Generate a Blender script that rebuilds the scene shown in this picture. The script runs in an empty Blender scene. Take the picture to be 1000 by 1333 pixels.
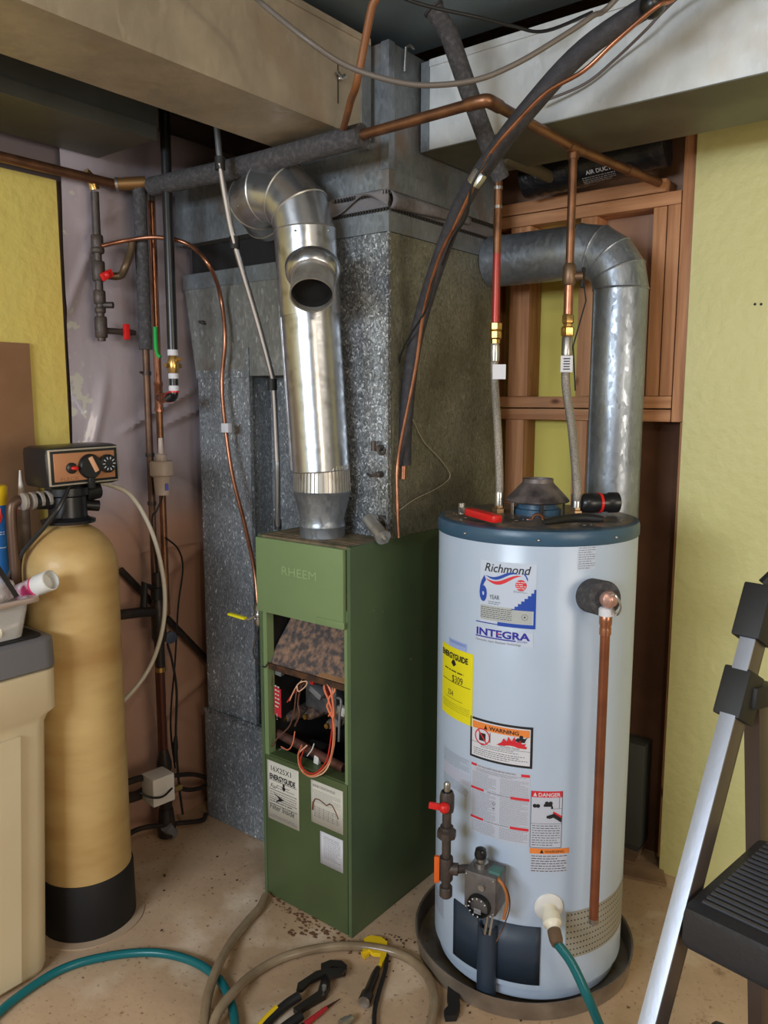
import bpy, bmesh, math, random
from mathutils import Vector as V, Matrix
random.seed(7)
S = bpy.context.scene
COL = S.collection
# ---------------------------------------------------------------- camera
FPX = 1040.0; CAMH = 1.53
PITCH, ROLL, YAW = math.radians(7.95), math.radians(0.07), math.radians(38)
cf = V((-math.sin(YAW)*math.cos(PITCH), math.cos(YAW)*math.cos(PITCH), -math.sin(PITCH)))
cr0 = V((math.cos(YAW), math.sin(YAW), 0)); cu0 = cr0.cross(cf)
CR = cr0*math.cos(ROLL)+cu0*math.sin(ROLL); CU = -cr0*math.sin(ROLL)+cu0*math.cos(ROLL)
EYE = V((0, 0, CAMH))
cam = bpy.data.objects.new('camera', bpy.data.cameras.new('camera')); COL.objects.link(cam)
m3 = Matrix((CR, CU, -cf)).transposed()
cam.matrix_world = Matrix.Translation(EYE) @ m3.to_4x4()
cam.data.sensor_fit = 'VERTICAL'; cam.data.sensor_height = 24.0
cam.data.lens = 24.0*FPX/1333.0; cam.data.clip_start = 0.02
S.camera = cam

def at(a, b, X=None, Y=None, Z=None, D=None):
    """room position of a point measured in the photograph, on a plane X, Y or Z or at depth D"""
    d = cf + CR*((a-500)/FPX) - CU*((b-666.5)/FPX)
    if X is not None: t = X/d.x
    elif Y is not None: t = Y/d.y
    elif Z is not None: t = (Z-CAMH)/d.z
    else: t = D
    return EYE + d*t

# ---------------------------------------------------------------- world, light, exposure
W = bpy.data.worlds.new('world'); S.world = W; W.use_nodes = True
W.node_tree.nodes['Background'].inputs[0].default_value = (0.75, 0.85, 1.0, 1)
W.node_tree.nodes['Background'].inputs[1].default_value = 0.3
def area(name, loc, look, sx, sy, power, color):
    l = bpy.data.lights.new(name, 'AREA'); l.shape = 'RECTANGLE'; l.size = sx; l.size_y = sy
    l.energy = power; l.color = color
    o = bpy.data.objects.new(name, l); COL.objects.link(o); o.location = loc
    o.rotation_euler = (V(look)-V(loc)).to_track_quat('-Z', 'Y').to_euler(); return o
area('window_daylight', (-0.9, -1.93, 1.95), (-1.3, 2, 1.1), 1.5, .6, 80, (0.80, 0.90, 1.0))
area('side_fill', (2.23, 0.4, 1.5), (-1.5, 1.2, 0.9), 1.5, 1.0, 42, (1.0, 0.88, 0.72))  # warm fill light added at the right to brighten the left wall
lt = bpy.data.lights.new('overhead_fill', 'POINT'); lt.energy = 20; lt.color = (1.0, 0.86, 0.66); lt.shadow_soft_size = 0.06  # added overhead fill light, no fixture
lo = bpy.data.objects.new('overhead_fill', lt); COL.objects.link(lo); lo.location = (0.3, 0.2, 2.3)
S.view_settings.view_transform = 'Standard'; S.view_settings.look = 'None'
S.view_settings.exposure = 0.2; S.view_settings.gamma = 1.0; S.view_settings.use_curve_mapping = False

# ---------------------------------------------------------------- materials
def lin(c):
    return tuple(((x/255)/12.92 if x/255 <= .04045 else ((x/255+.055)/1.055)**2.4) for x in c) + (1,)
MATS = {}
def mat(name, c, rough=0.5, metal=0.0, c2=None, ns=8.0, lo=0.4, hi=0.6, bump=0.0, bs=60.0, stretch=None, trans=0, alpha=1, coat=0, emit=0, detail=6, ior=1.45, r2=None):
    if name in MATS: return MATS[name]
    m = bpy.data.materials.new(name); m.use_nodes = True; MATS[name] = m
    nt = m.node_tree; N = nt.nodes; L = nt.links; b = N['Principled BSDF']
    b.inputs['Base Color'].default_value = lin(c); b.inputs['Roughness'].default_value = rough; b.inputs['Metallic'].default_value = metal
    b.inputs['IOR'].default_value = ior
    if trans: b.inputs['Transmission Weight'].default_value = trans
    if alpha < 1: b.inputs['Alpha'].default_value = alpha
    if coat: b.inputs['Coat Weight'].default_value = coat
    if emit: b.inputs['Emission Color'].default_value = lin(c); b.inputs['Emission Strength'].default_value = emit
    tc = None
    def coords():
        nonlocal tc
        if tc is None:
            t = N.new('ShaderNodeTexCoord'); mp = N.new('ShaderNodeMapping'); L.new(t.outputs['Object'], mp.inputs[0])
            if stretch: mp.inputs['Scale'].default_value = stretch
            tc = mp.outputs[0]
        return tc
    if c2 is not None:
        n = N.new('ShaderNodeTexNoise'); n.inputs['Scale'].default_value = ns; n.inputs['Detail'].default_value = detail
        L.new(coords(), n.inputs['Vector'])
        r = N.new('ShaderNodeValToRGB'); r.color_ramp.elements[0].position = lo; r.color_ramp.elements[1].position = hi
        r.color_ramp.elements[0].color = lin(c); r.color_ramp.elements[1].color = lin(c2)
        L.new(n.outputs[0], r.inputs[0]); L.new(r.outputs[0], b.inputs['Base Color'])
        if r2 is not None:
            mr = N.new('ShaderNodeMapRange'); mr.inputs[1].default_value = lo; mr.inputs[2].default_value = hi
            mr.inputs[3].default_value = rough; mr.inputs[4].default_value = r2
            L.new(n.outputs[0], mr.inputs[0]); L.new(mr.outputs[0], b.inputs['Roughness'])
    if bump:
        n = N.new('ShaderNodeTexNoise'); n.inputs['Scale'].default_value = bs; n.inputs['Detail'].default_value = 4
        L.new(coords(), n.inputs['Vector'])
        bp = N.new('ShaderNodeBump'); bp.inputs['Strength'].default_value = bump; bp.inputs['Distance'].default_value = 0.01
        L.new(n.outputs[0], bp.inputs['Height']); L.new(bp.outputs[0], b.inputs['Normal'])
    return m
def galv(name, dark, mid, light, scale=90, rough=0.38, metal=0.85, hi=0.93, spots=True, stretch=(1, 1, .5), dirt=None, dirtz=None):
    """zinc coated sheet: spangle cells of several greys, some bright"""
    m = bpy.data.materials.new(name); m.use_nodes = True; MATS[name] = m
    nt = m.node_tree; N = nt.nodes; L = nt.links; b = N['Principled BSDF']
    b.inputs['Metallic'].default_value = metal
    t = N.new('ShaderNodeTexCoord'); mp = N.new('ShaderNodeMapping'); mp.inputs['Scale'].default_value = stretch
    L.new(t.outputs['Object'], mp.inputs[0])
    nz = N.new('ShaderNodeTexNoise'); nz.inputs['Scale'].default_value = 40; L.new(mp.outputs[0], nz.inputs['Vector'])
    ad = N.new('ShaderNodeVectorMath'); ad.operation = 'MULTIPLY_ADD'; ad.inputs[1].default_value = (.03, .03, .03)
    L.new(nz.outputs['Color'], ad.inputs[0]); L.new(mp.outputs[0], ad.inputs[2])
    v = N.new('ShaderNodeTexVoronoi'); v.inputs['Scale'].default_value = scale; L.new(ad.outputs[0], v.inputs['Vector'])
    sp = N.new('ShaderNodeSeparateColor'); L.new(v.outputs['Color'], sp.inputs[0])
    r = N.new('ShaderNodeValToRGB'); e = r.color_ramp.elements
    e[0].position = 0; e[0].color = lin(dark); e[1].position = 1; e[1].color = lin(light)
    x = e.new(.45); x.color = lin(mid)
    x = e.new(hi); x.color = lin([(a*2+c)/3 for a, c in zip(mid, light)])
    L.new(sp.outputs[0], r.inputs[0])
    n2 = N.new('ShaderNodeTexNoise'); n2.inputs['Scale'].default_value = 3.5; n2.inputs['Detail'].default_value = 5; L.new(t.outputs['Object'], n2.inputs['Vector'])
    mr = N.new('ShaderNodeMapRange'); mr.inputs[1].default_value = .3; mr.inputs[2].default_value = .7; mr.inputs[3].default_value = .62; mr.inputs[4].default_value = 1.15
    L.new(n2.outputs[0], mr.inputs[0])
    mx = N.new('ShaderNodeVectorMath'); mx.operation = 'SCALE'; L.new(r.outputs[0], mx.inputs[0]); L.new(mr.outputs[0], mx.inputs['Scale'])
    outc = mx.outputs[0]
    if dirt:
        n3 = N.new('ShaderNodeTexNoise'); n3.inputs['Scale'].default_value = 5; n3.inputs['Detail'].default_value = 8; L.new(t.outputs['Object'], n3.inputs['Vector'])
        r3 = N.new('ShaderNodeValToRGB'); r3.color_ramp.elements[0].position = .55; r3.color_ramp.elements[1].position = .75
        L.new(n3.outputs[0], r3.inputs[0])
        mm = N.new('ShaderNodeMix'); mm.data_type = 'RGBA'; L.new(r3.outputs[0], mm.inputs[0]); L.new(outc, mm.inputs[6]); mm.inputs[7].default_value = lin(dirt)
        outc = mm.outputs[2]
    L.new(outc, b.inputs['Base Color'])
    m2 = N.new('ShaderNodeMapRange'); m2.inputs[3].default_value = rough+.14; m2.inputs[4].default_value = rough-.1
    L.new(sp.outputs[1], m2.inputs[0]); L.new(m2.outputs[0], b.inputs['Roughness'])
    bp = N.new('ShaderNodeBump'); bp.inputs['Strength'].default_value = .12; bp.inputs['Distance'].default_value = .004
    L.new(sp.outputs[0], bp.inputs['Height']); L.new(bp.outputs[0], b.inputs['Normal'])
    return m
def wood(name, c1, c2, axis=2):
    m = bpy.data.materials.new(name); m.use_nodes = True; MATS[name] = m
    nt = m.node_tree; N = nt.nodes; L = nt.links; b = N['Principled BSDF']; b.inputs['Roughness'].default_value = .65
    t = N.new('ShaderNodeTexCoord'); mp = N.new('ShaderNodeMapping')
    sc = [22, 22, 22]; sc[axis] = 1.2; mp.inputs['Scale'].default_value = sc
    L.new(t.outputs['Object'], mp.inputs[0])
    n = N.new('ShaderNodeTexNoise'); n.inputs['Scale'].default_value = 2.2; n.inputs['Detail'].default_value = 7; n.inputs['Distortion'].default_value = .6
    L.new(mp.outputs[0], n.inputs['Vector'])
    r = N.new('ShaderNodeValToRGB'); r.color_ramp.elements[0].position = .35; r.color_ramp.elements[1].position = .65
    r.color_ramp.elements[0].color = lin(c1); r.color_ramp.elements[1].color = lin(c2)
    L.new(n.outputs[0], r.inputs[0])
    v = N.new('ShaderNodeTexVoronoi'); v.inputs['Scale'].default_value = 5.5
    mp2 = N.new('ShaderNodeMapping'); s2 = [1.6, 1.6, 1.6]; s2[axis] = .8; mp2.inputs['Scale'].default_value = s2
    L.new(t.outputs['Object'], mp2.inputs[0]); L.new(mp2.outputs[0], v.inputs['Vector'])
    r2 = N.new('ShaderNodeValToRGB'); r2.color_ramp.elements[0].position = .05; r2.color_ramp.elements[1].position = .11
    r2.color_ramp.elements[0].color = (.25, .15, .1, 1); r2.color_ramp.elements[1].color = (1, 1, 1, 1)
    L.new(v.outputs['Distance'], r2.inputs[0])
    mm = N.new('ShaderNodeMix'); mm.data_type = 'RGBA'; mm.blend_type = 'MULTIPLY'; mm.inputs[0].default_value = 1
    L.new(r.outputs[0], mm.inputs[6]); L.new(r2.outputs[0], mm.inputs[7]); L.new(mm.outputs[2], b.inputs['Base Color'])
    return m

G_PLEN = galv('galvanised_bright', (92, 95, 98), (122, 126, 130), (226, 230, 234), 250, .34, .5, .84, stretch=(1, 1, .7))
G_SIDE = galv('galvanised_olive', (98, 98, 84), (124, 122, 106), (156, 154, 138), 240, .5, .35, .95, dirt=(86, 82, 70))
G_DUCT = galv('galvanised_dull', (112, 116, 120), (122, 126, 130), (232, 234, 236), 260, .5, .3, .95)
G_HEAD = galv('galvanised_head', (118, 118, 114), (124, 124, 120), (172, 172, 168), 120, .5, .3, .97, dirt=(122, 106, 94))
G_TRUNK = galv('galvanised_trunk', (164, 150, 130), (166, 152, 132), (172, 158, 138), 60, .5, .25, .9, dirt=(148, 124, 98))
G_BRANCH = galv('galvanised_branch', (196, 198, 198), (200, 202, 202), (206, 208, 210), 50, .5, .25, .9, dirt=(186, 180, 168))
G_PIPE = galv('galvanised_pipe', (138, 144, 152), (146, 152, 160), (160, 166, 174), 110, .38, .7, .95)
G_BLUE = galv('galvanised_collar', (122, 128, 132), (130, 136, 140), (146, 152, 156), 110, .45, .5, .95, dirt=(126, 100, 80))
ALU = mat('aluminium_pipe', (186, 188, 192), .27, .92, c2=(140, 138, 136), ns=26, lo=.52, hi=.8, bump=.05, bs=40)
ALU_DULL = mat('dull_aluminium', (185, 182, 176), .42, .8, c2=(140, 128, 115), ns=25, lo=.5, hi=.8)
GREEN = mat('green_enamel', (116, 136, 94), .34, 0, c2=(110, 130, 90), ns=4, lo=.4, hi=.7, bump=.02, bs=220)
GREEN_SIDE_SHADE = mat('green_side_shade', (84, 102, 70), .36, 0, c2=(76, 92, 66), ns=3, lo=.4, hi=.7, bump=.03, bs=120)  # darker copy of the enamel, the side's shade put into the colour
GREEN_LOW_SHADE = mat('green_lower_shade', (78, 92, 58), .42, 0, c2=(68, 80, 50), ns=4, lo=.4, hi=.7)  # olive lower door, weaker light low down darkened into the colour
DARKIN = mat('dark_interior', (26, 24, 24), .8)
SOOT = mat('rusty_steel', (78, 72, 72), .75, .2, c2=(150, 118, 98), ns=55, lo=.4, hi=.66, bump=.5, bs=90, detail=9)
IRON = mat('black_iron', (74, 68, 66), .5, .5, c2=(92, 78, 70), ns=40, lo=.4, hi=.7, bump=.15, bs=200)
DARKIRON = mat('dark_pipe', (44, 38, 36), .45, .3, c2=(66, 50, 42), ns=30, lo=.45, hi=.7)
COPPER = mat('copper', (170, 116, 90), .32, .85, c2=(118, 78, 60), ns=18, lo=.45, hi=.75)
OLDCOPPER = mat('aged_copper', (136, 96, 70), .42, .8, c2=(96, 68, 52), ns=16, lo=.4, hi=.7)
REDCOPPER = mat('red_marked_copper', (156, 58, 52), .35, .4, c2=(120, 66, 52), ns=14, lo=.5, hi=.75)
BRASS = mat('brass', (196, 160, 96), .3, .9, c2=(140, 104, 60), ns=40, lo=.5, hi=.8)
STEEL = mat('steel', (175, 172, 168), .3, .9, c2=(130, 126, 120), ns=30, lo=.5, hi=.8)
BRAID = mat('braided_steel', (172, 164, 154), .42, .6, c2=(140, 132, 124), ns=300, lo=.4, hi=.6, bump=.4, bs=420)
FOAM = mat('black_foam', (62, 60, 62), .85, 0, c2=(84, 82, 84), ns=90, lo=.45, hi=.7, bump=.4, bs=260)
FOAM_DK = mat('dark_foam', (48, 46, 50), .75, 0, c2=(60, 58, 62), ns=60, lo=.45, hi=.7, bump=.2, bs=200)
BLACK = mat('black_plastic', (28, 28, 30), .32)
BLACK_M = mat('matt_black', (24, 23, 24), .6)
GREYP = mat('grey_plastic', (112, 112, 114), .45)
WHITEE = mat('white_enamel', (176, 190, 210), .28, 0, c2=(170, 184, 204), ns=3, lo=.4, hi=.7, bump=.03, bs=18)
CAPBLUE = mat('blue_enamel', (54, 84, 108), .35, 0, bump=.05, bs=60)
CAPTOP = mat('dusty_top', (70, 76, 82), .38, .2, c2=(120, 104, 88), ns=22, lo=.42, hi=.62, bump=.15, bs=90, detail=9)
DOORBLUE = mat('door_blue', (44, 56, 72), .45)
YELLOW = mat('yellow_paint', (196, 190, 128), .5, 0, c2=(202, 196, 138), ns=2, lo=.3, hi=.7, bump=.35, bs=30)
YELLOW_L = mat('ochre_paint', (216, 186, 96), .6, 0, c2=(206, 192, 106), ns=2, lo=.3, hi=.7, bump=.4, bs=26)
YEL_SIGN = mat('sign_yellow', (226, 214, 30), .45)
PAPER = mat('paper', (200, 196, 184), .6)
PAPERW = mat('paper_white', (205, 205, 212), .55)
DECAL = mat('decal_grey', (188, 198, 216), .35)
INK = mat('black_ink', (28, 26, 30), .6)
INKG = mat('grey_ink', (104, 100, 108), .6)
INKB = mat('blue_ink', (24, 66, 160), .5)
INKR = mat('red_ink', (206, 40, 52), .5)
ORANGE = mat('orange_ink', (226, 130, 60), .5)
WHITEP = mat('white_plastic', (214, 212, 208), .4)
REDP = mat('red_plastic', (206, 34, 32), .35)
ORANGEP = mat('orange_plastic', (214, 96, 34), .4)
YELP = mat('yellow_plastic', (220, 184, 30), .4)
GREENP = mat('green_plastic', (42, 160, 72), .4)
BLUEP = mat('blue_plastic', (28, 96, 160), .4)
BEIGEP = mat('beige_plastic', (168, 152, 142), .45)
TEAL = mat('teal_hose', (14, 98, 104), .3)
VINYL = mat('clear_vinyl', (160, 140, 114), .22, 0, c2=(132, 112, 88), ns=12, lo=.4, hi=.7, trans=.25)
TUBEW = mat('milky_tube', (206, 198, 182), .35, trans=.1)
TAN = mat('tan_fibreglass', (196, 166, 110), .5, 0, c2=(166, 128, 74), ns=3.5, lo=.35, hi=.75, bump=.05, bs=30, stretch=(1, 1, 3), coat=.05)
BRINE = mat('brine_tan', (204, 188, 156), .5, 0, c2=(196, 178, 146), ns=3, lo=.4, hi=.7)
BRINE_LID = mat('lid_grey', (104, 102, 106), .5)
BINPL = mat('translucent_bin', (226, 222, 220), .25, alpha=.38)
BAGPL = mat('clear_bag', (226, 216, 214), .12, alpha=.4, bump=.8, bs=40)
CARD = mat('cardboard', (146, 108, 76), .8, 0, c2=(132, 96, 66), ns=6, lo=.4, hi=.7)
CREAM = mat('cream_plastic', (226, 218, 198), .4)
PINK = mat('drywall_paper', (184, 148, 128), .85, 0, c2=(168, 130, 108), ns=4, lo=.35, hi=.7)
CANVAS = mat('grey_canvas', (112, 108, 110), .8, 0, bump=.3, bs=60)
CONDUIT = mat('steel_conduit', (160, 164, 170), .3, .85)
TREAD = mat('black_rubber', (38, 38, 42), .42, 0, bump=.1, bs=120)
LADDER = mat('brushed_aluminium', (156, 160, 172), .45, .6, bump=.04, bs=80, stretch=(1, 1, .1))
LADDER_DK = mat('dark_rail', (86, 76, 74), .4, .5)
WOODV = wood('pine_upright', (166, 112, 74), (196, 142, 100), 2)
WOODH = wood('pine_level', (166, 112, 74), (196, 142, 100), 0)
WOODJ = wood('old_joist', (70, 50, 36), (96, 70, 50), 1)
PANGREY = mat('painted_sheet_grey', (106, 118, 122), .45, .35, c2=(96, 100, 98), ns=2.5, lo=.4, hi=.65)
PANDARK = mat('dull_sheet', (92, 92, 84), .5, .4, c2=(74, 68, 60), ns=2.5, lo=.4, hi=.65)
WIREO = mat('orange_wire', (222, 120, 84), .45)
WIREP = mat('peach_wire', (220, 176, 146), .45)
WIRER = mat('red_wire', (190, 44, 36), .45)
WIREB = mat('brown_wire', (96, 62, 50), .5)

# ---------------------------------------------------------------- mesh builder
class MB:
    def __init__(s): s.bm = bmesh.new()
    def _add(s, verts, faces):
        vs = [s.bm.verts.new(v) for v in verts]
        for f in faces:
            try: s.bm.faces.new([vs[i] for i in f])
            except ValueError: pass
        return vs
    def hexa(s, p):  # 8 corners: bottom 4 ccw, top 4 ccw
        s._add(p, [(3, 2, 1, 0), (4, 5, 6, 7), (0, 1, 5, 4), (1, 2, 6, 5), (2, 3, 7, 6), (3, 0, 4, 7)]); return s
    def box(s, x0, x1, y0, y1, z0, z1, bev=0):
        if x0 > x1: x0, x1 = x1, x0
        if y0 > y1: y0, y1 = y1, y0
        if z0 > z1: z0, z1 = z1, z0
        return s.obox(Matrix.Translation(((x0+x1)/2, (y0+y1)/2, (z0+z1)/2)), x1-x0, y1-y0, z1-z0, bev)
    def obox(s, M, a, b, c, bev=0):
        t = bmesh.new(); bmesh.ops.create_cube(t, size=1)
        for v in t.verts: v.co = V((v.co.x*a, v.co.y*b, v.co.z*c))
        if bev: bmesh.ops.bevel(t, geom=list(t.edges), offset=bev, segments=2, affect='EDGES', profile=.6)
        vs = [M @ v.co for v in t.verts]; t.verts.ensure_lookup_table()
        fs = [[v.index for v in f.verts] for f in t.faces]; t.free()
        s._add(vs, fs); return s
    def bar(s, p, q, w, h, up=(0, 0, 1), bev=0):
        p, q = V(p), V(q); d = q-p; M = frame(p+d/2, d, up)
        return s.obox(M, d.length, w, h, bev)
    def tube(s, pts, r, n=12, cap=True, hollow=0):
        pts = [V(p) for p in pts]; rs = r if isinstance(r, (list, tuple)) else [r]*len(pts)
        tang = []
        for i in range(len(pts)):
            a = pts[max(i-1, 0)]; b = pts[min(i+1, len(pts)-1)]
            t = (b-a); tang.append(t.normalized() if t.length > 1e-9 else V((0, 0, 1)))
        t0 = tang[0]; u = t0.orthogonal().normalized(); rings = []
        for i, p in enumerate(pts):
            u = (u - tang[i]*u.dot(tang[i]));
            if u.length < 1e-6: u = tang[i].orthogonal()
            u.normalize(); w = tang[i].cross(u)
            rings.append([s.bm.verts.new(p+(u*math.cos(2*math.pi*k/n)+w*math.sin(2*math.pi*k/n))*rs[i]) for k in range(n)])
        for a, b in zip(rings, rings[1:]):
            for k in range(n):
                s.bm.faces.new((a[k], a[(k+1) % n], b[(k+1) % n], b[k]))
        if cap:
            s.bm.faces.new(rings[0][::-1]); s.bm.faces.new(rings[-1])
        return s
    def cyl(s, p, q, r, n=20, r2=None): return s.tube([p, q], [r, r if r2 is None else r2], n)
    def lathe(s, prof, base=(0, 0, 0), ax=(0, 0, 1), n=32, closed=True):
        base = V(base); ax = V(ax).normalized(); u = ax.orthogonal().normalized(); w = ax.cross(u); rings = []
        for r, h in prof:
            rings.append([s.bm.verts.new(base+ax*h+(u*math.cos(2*math.pi*k/n)+w*math.sin(2*math.pi*k/n))*max(r, 1e-4)) for k in range(n)])
        for a, b in zip(rings, rings[1:]):
            for k in range(n): s.bm.faces.new((a[k], a[(k+1) % n], b[(k+1) % n], b[k]))
        if closed:
            s.bm.faces.new(rings[0][::-1]); s.bm.faces.new(rings[-1])
        return s
    def sphere(s, c, r, sx=1, sy=1, sz=1, n=16):
        t = bmesh.new(); bmesh.ops.create_uvsphere(t, u_segments=n, v_segments=max(6, n//2), radius=r)
        vs = [V((v.co.x*sx, v.co.y*sy, v.co.z*sz))+V(c) for v in t.verts]
        fs = [[v.index for v in f.verts] for f in t.faces]; t.free(); s._add(vs, fs); return s
    def prism(s, poly, M, h):  # poly 2D, extruded along local z by h
        n = len(poly); a = [M @ V((x, y, 0)) for x, y in poly]; b = [M @ V((x, y, h)) for x, y in poly]
        s._add(a+b, [tuple(range(n))[::-1], tuple(range(n, 2*n))]+[(i, (i+1) % n, n+(i+1) % n, n+i) for i in range(n)]); return s
    def quad(s, a, b, c, d): s._add([V(a), V(b), V(c), V(d)], [(0, 1, 2, 3)]); return s
    def grid(s, fn, nu, nv):
        P = [[s.bm.verts.new(fn(i/nu, j/nv)) for i in range(nu+1)] for j in range(nv+1)]
        for j in range(nv):
            for i in range(nu): s.bm.faces.new((P[j][i], P[j][i+1], P[j+1][i+1], P[j+1][i]))
        return s
    def build(s, name, m, parent=None, smooth=True, solid=0, normals=True, origin=None):
        me = bpy.data.meshes.new(name)
        if normals: bmesh.ops.recalc_face_normals(s.bm, faces=list(s.bm.faces))
        off = V((0, 0, 0)); o_loc = V((0, 0, 0))
        if parent is not None: off = wloc(parent)
        elif origin is not None: off = V(origin); o_loc = off
        else:
            xs = [v.co for v in s.bm.verts]
            off = V(((min(v.x for v in xs)+max(v.x for v in xs))/2, (min(v.y for v in xs)+max(v.y for v in xs))/2, min(v.z for v in xs))); o_loc = off
        for v in s.bm.verts: v.co -= off
        s.bm.to_mesh(me); s.bm.free(); me.materials.append(m)
        if smooth and not any(k in name for k in ('print', 'letter', 'panel_', 'emblem')):
            me.polygons.foreach_set('use_smooth', [True]*len(me.polygons)); me.set_sharp_from_angle(angle=math.radians(38))
        o = bpy.data.objects.new(name, me); COL.objects.link(o)
        if parent is not None: o.parent = parent
        else: o.location = o_loc
        if solid:
            md = o.modifiers.new('thickness', 'SOLIDIFY'); md.thickness = solid
        return o
def wloc(o):
    l = V((0, 0, 0))
    while o is not None: l = l+o.location; o = o.parent
    return l
def frame(o, xdir, up=(0, 0, 1)):
    x = V(xdir).normalized(); up = V(up)
    if abs(x.dot(up.normalized())) > .999: up = V((0, 1, 0))
    y = up.cross(x).normalized(); z = x.cross(y)
    return Matrix.Translation(V(o)) @ Matrix((x, y, z)).transposed().to_4x4()
def spline(P, k=8):
    P = [V(p) for p in P]; Q = [P[0]*2-P[1]]+P+[P[-1]*2-P[-2]]; out = []
    for i in range(1, len(Q)-2):
        for j in range(k):
            t = j/k; a, b, c, d = Q[i-1], Q[i], Q[i+1], Q[i+2]
            out.append(.5*((2*b)+(c-a)*t+(2*a-5*b+4*c-d)*t*t+(3*b-a-3*c+d)*t*t*t))
    out.append(P[-1]); return out
def arc(c, u, w, r, a0, a1, n=10):
    return [V(c)+V(u)*r*math.cos(a0+(a1-a0)*i/n)+V(w)*r*math.sin(a0+(a1-a0)*i/n) for i in range(n+1)]
def tag(o, label, cat, group=None, kind=None):
    if label: o['label'] = label
    if cat: o['category'] = cat
    if group: o['group'] = group
    if kind: o['kind'] = kind
    return o
def thing(name, loc, label, cat, group=None):
    o = bpy.data.objects.new(name, None); COL.objects.link(o); o.location = loc; o.empty_display_size = .05
    return tag(o, label, cat, group)
def struct(o): o['kind'] = 'structure'; return o
def lab(o, l): o['label'] = l; return o
# ---------------------------------------------------------------- print on surfaces
_tc = {}
def text_polys(body, size, shear=0, bold=0, align='LEFT', xs=1):
    key = (body, shear, bold, align)
    if key not in _tc:
        c = bpy.data.curves.new('t', 'FONT'); c.body = body; c.size = 1; c.shear = shear; c.offset = bold; c.align_x = align
        c.resolution_u = 3
        o = bpy.data.objects.new('t', c); COL.objects.link(o)
        me = bpy.data.meshes.new_from_object(o.evaluated_get(bpy.context.evaluated_depsgraph_get()))
        _tc[key] = ([(v.co.x, v.co.y) for v in me.vertices], [tuple(p.vertices) for p in me.polygons])
        bpy.data.objects.remove(o); bpy.data.curves.remove(c); bpy.data.meshes.remove(me)
    vs, fs = _tc[key]
    return [(x*size*xs, y*size) for x, y in vs], fs
class Print:
    """collects flat print on a surface given by mp(u, v, off) -> point"""
    def __init__(s, mp): s.mp = mp
    def text(s, mb, body, u, v, size, off=.0012, **k):
        vs, fs = text_polys(body, size, **k); mb._add([s.mp(u+x, v+y, off) for x, y in vs], fs)
    def rect(s, mb, u0, v0, u1, v1, off=.0006, n=1, nv=1):
        n = max(n, math.ceil(abs(u1-u0)/.01))
        mb.grid(lambda a, b: s.mp(u0+(u1-u0)*a, v0+(v1-v0)*b, off), n, nv)
    def poly(s, mb, pts, off=.001): mb._add([s.mp(u, v, off) for u, v in pts], [tuple(range(len(pts)))])
    def disc(s, mb, u, v, r, off=.001, n=20, inner=0):
        if inner:
            a = [(u+r*math.cos(6.2832*k/n), v+r*math.sin(6.2832*k/n)) for k in range(n)]
            b = [(u+inner*math.cos(6.2832*k/n), v+inner*math.sin(6.2832*k/n)) for k in range(n)]
            mb._add([s.mp(x, y, off) for x, y in a+b], [(k, (k+1) % n, n+(k+1) % n, n+k) for k in range(n)])
        else: s.poly(mb, [(u+r*math.cos(6.2832*k/n), v+r*math.sin(6.2832*k/n)) for k in range(n)], off)
    def lines(s, mb, u0, v0, u1, v1, rows, h=.4, off=.0011, gap=.25):
        h *= .7
        dv = (v1-v0)/rows; rr = random.Random(int(abs(u0*9999+v0*7777))+rows)
        for i in range(rows):
            y = v0+dv*(i+.5); x = u0; end = u1-(u1-u0)*(rr.random()*.35 if rr.random() < .3 else 0)
            while x < end:
                w = min(dv*h*rr.uniform(2, 7), end-x)
                s.rect(mb, x, y-dv*h/2, x+w, y+dv*h/2, off); x += w+dv*gap*1.3
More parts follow.
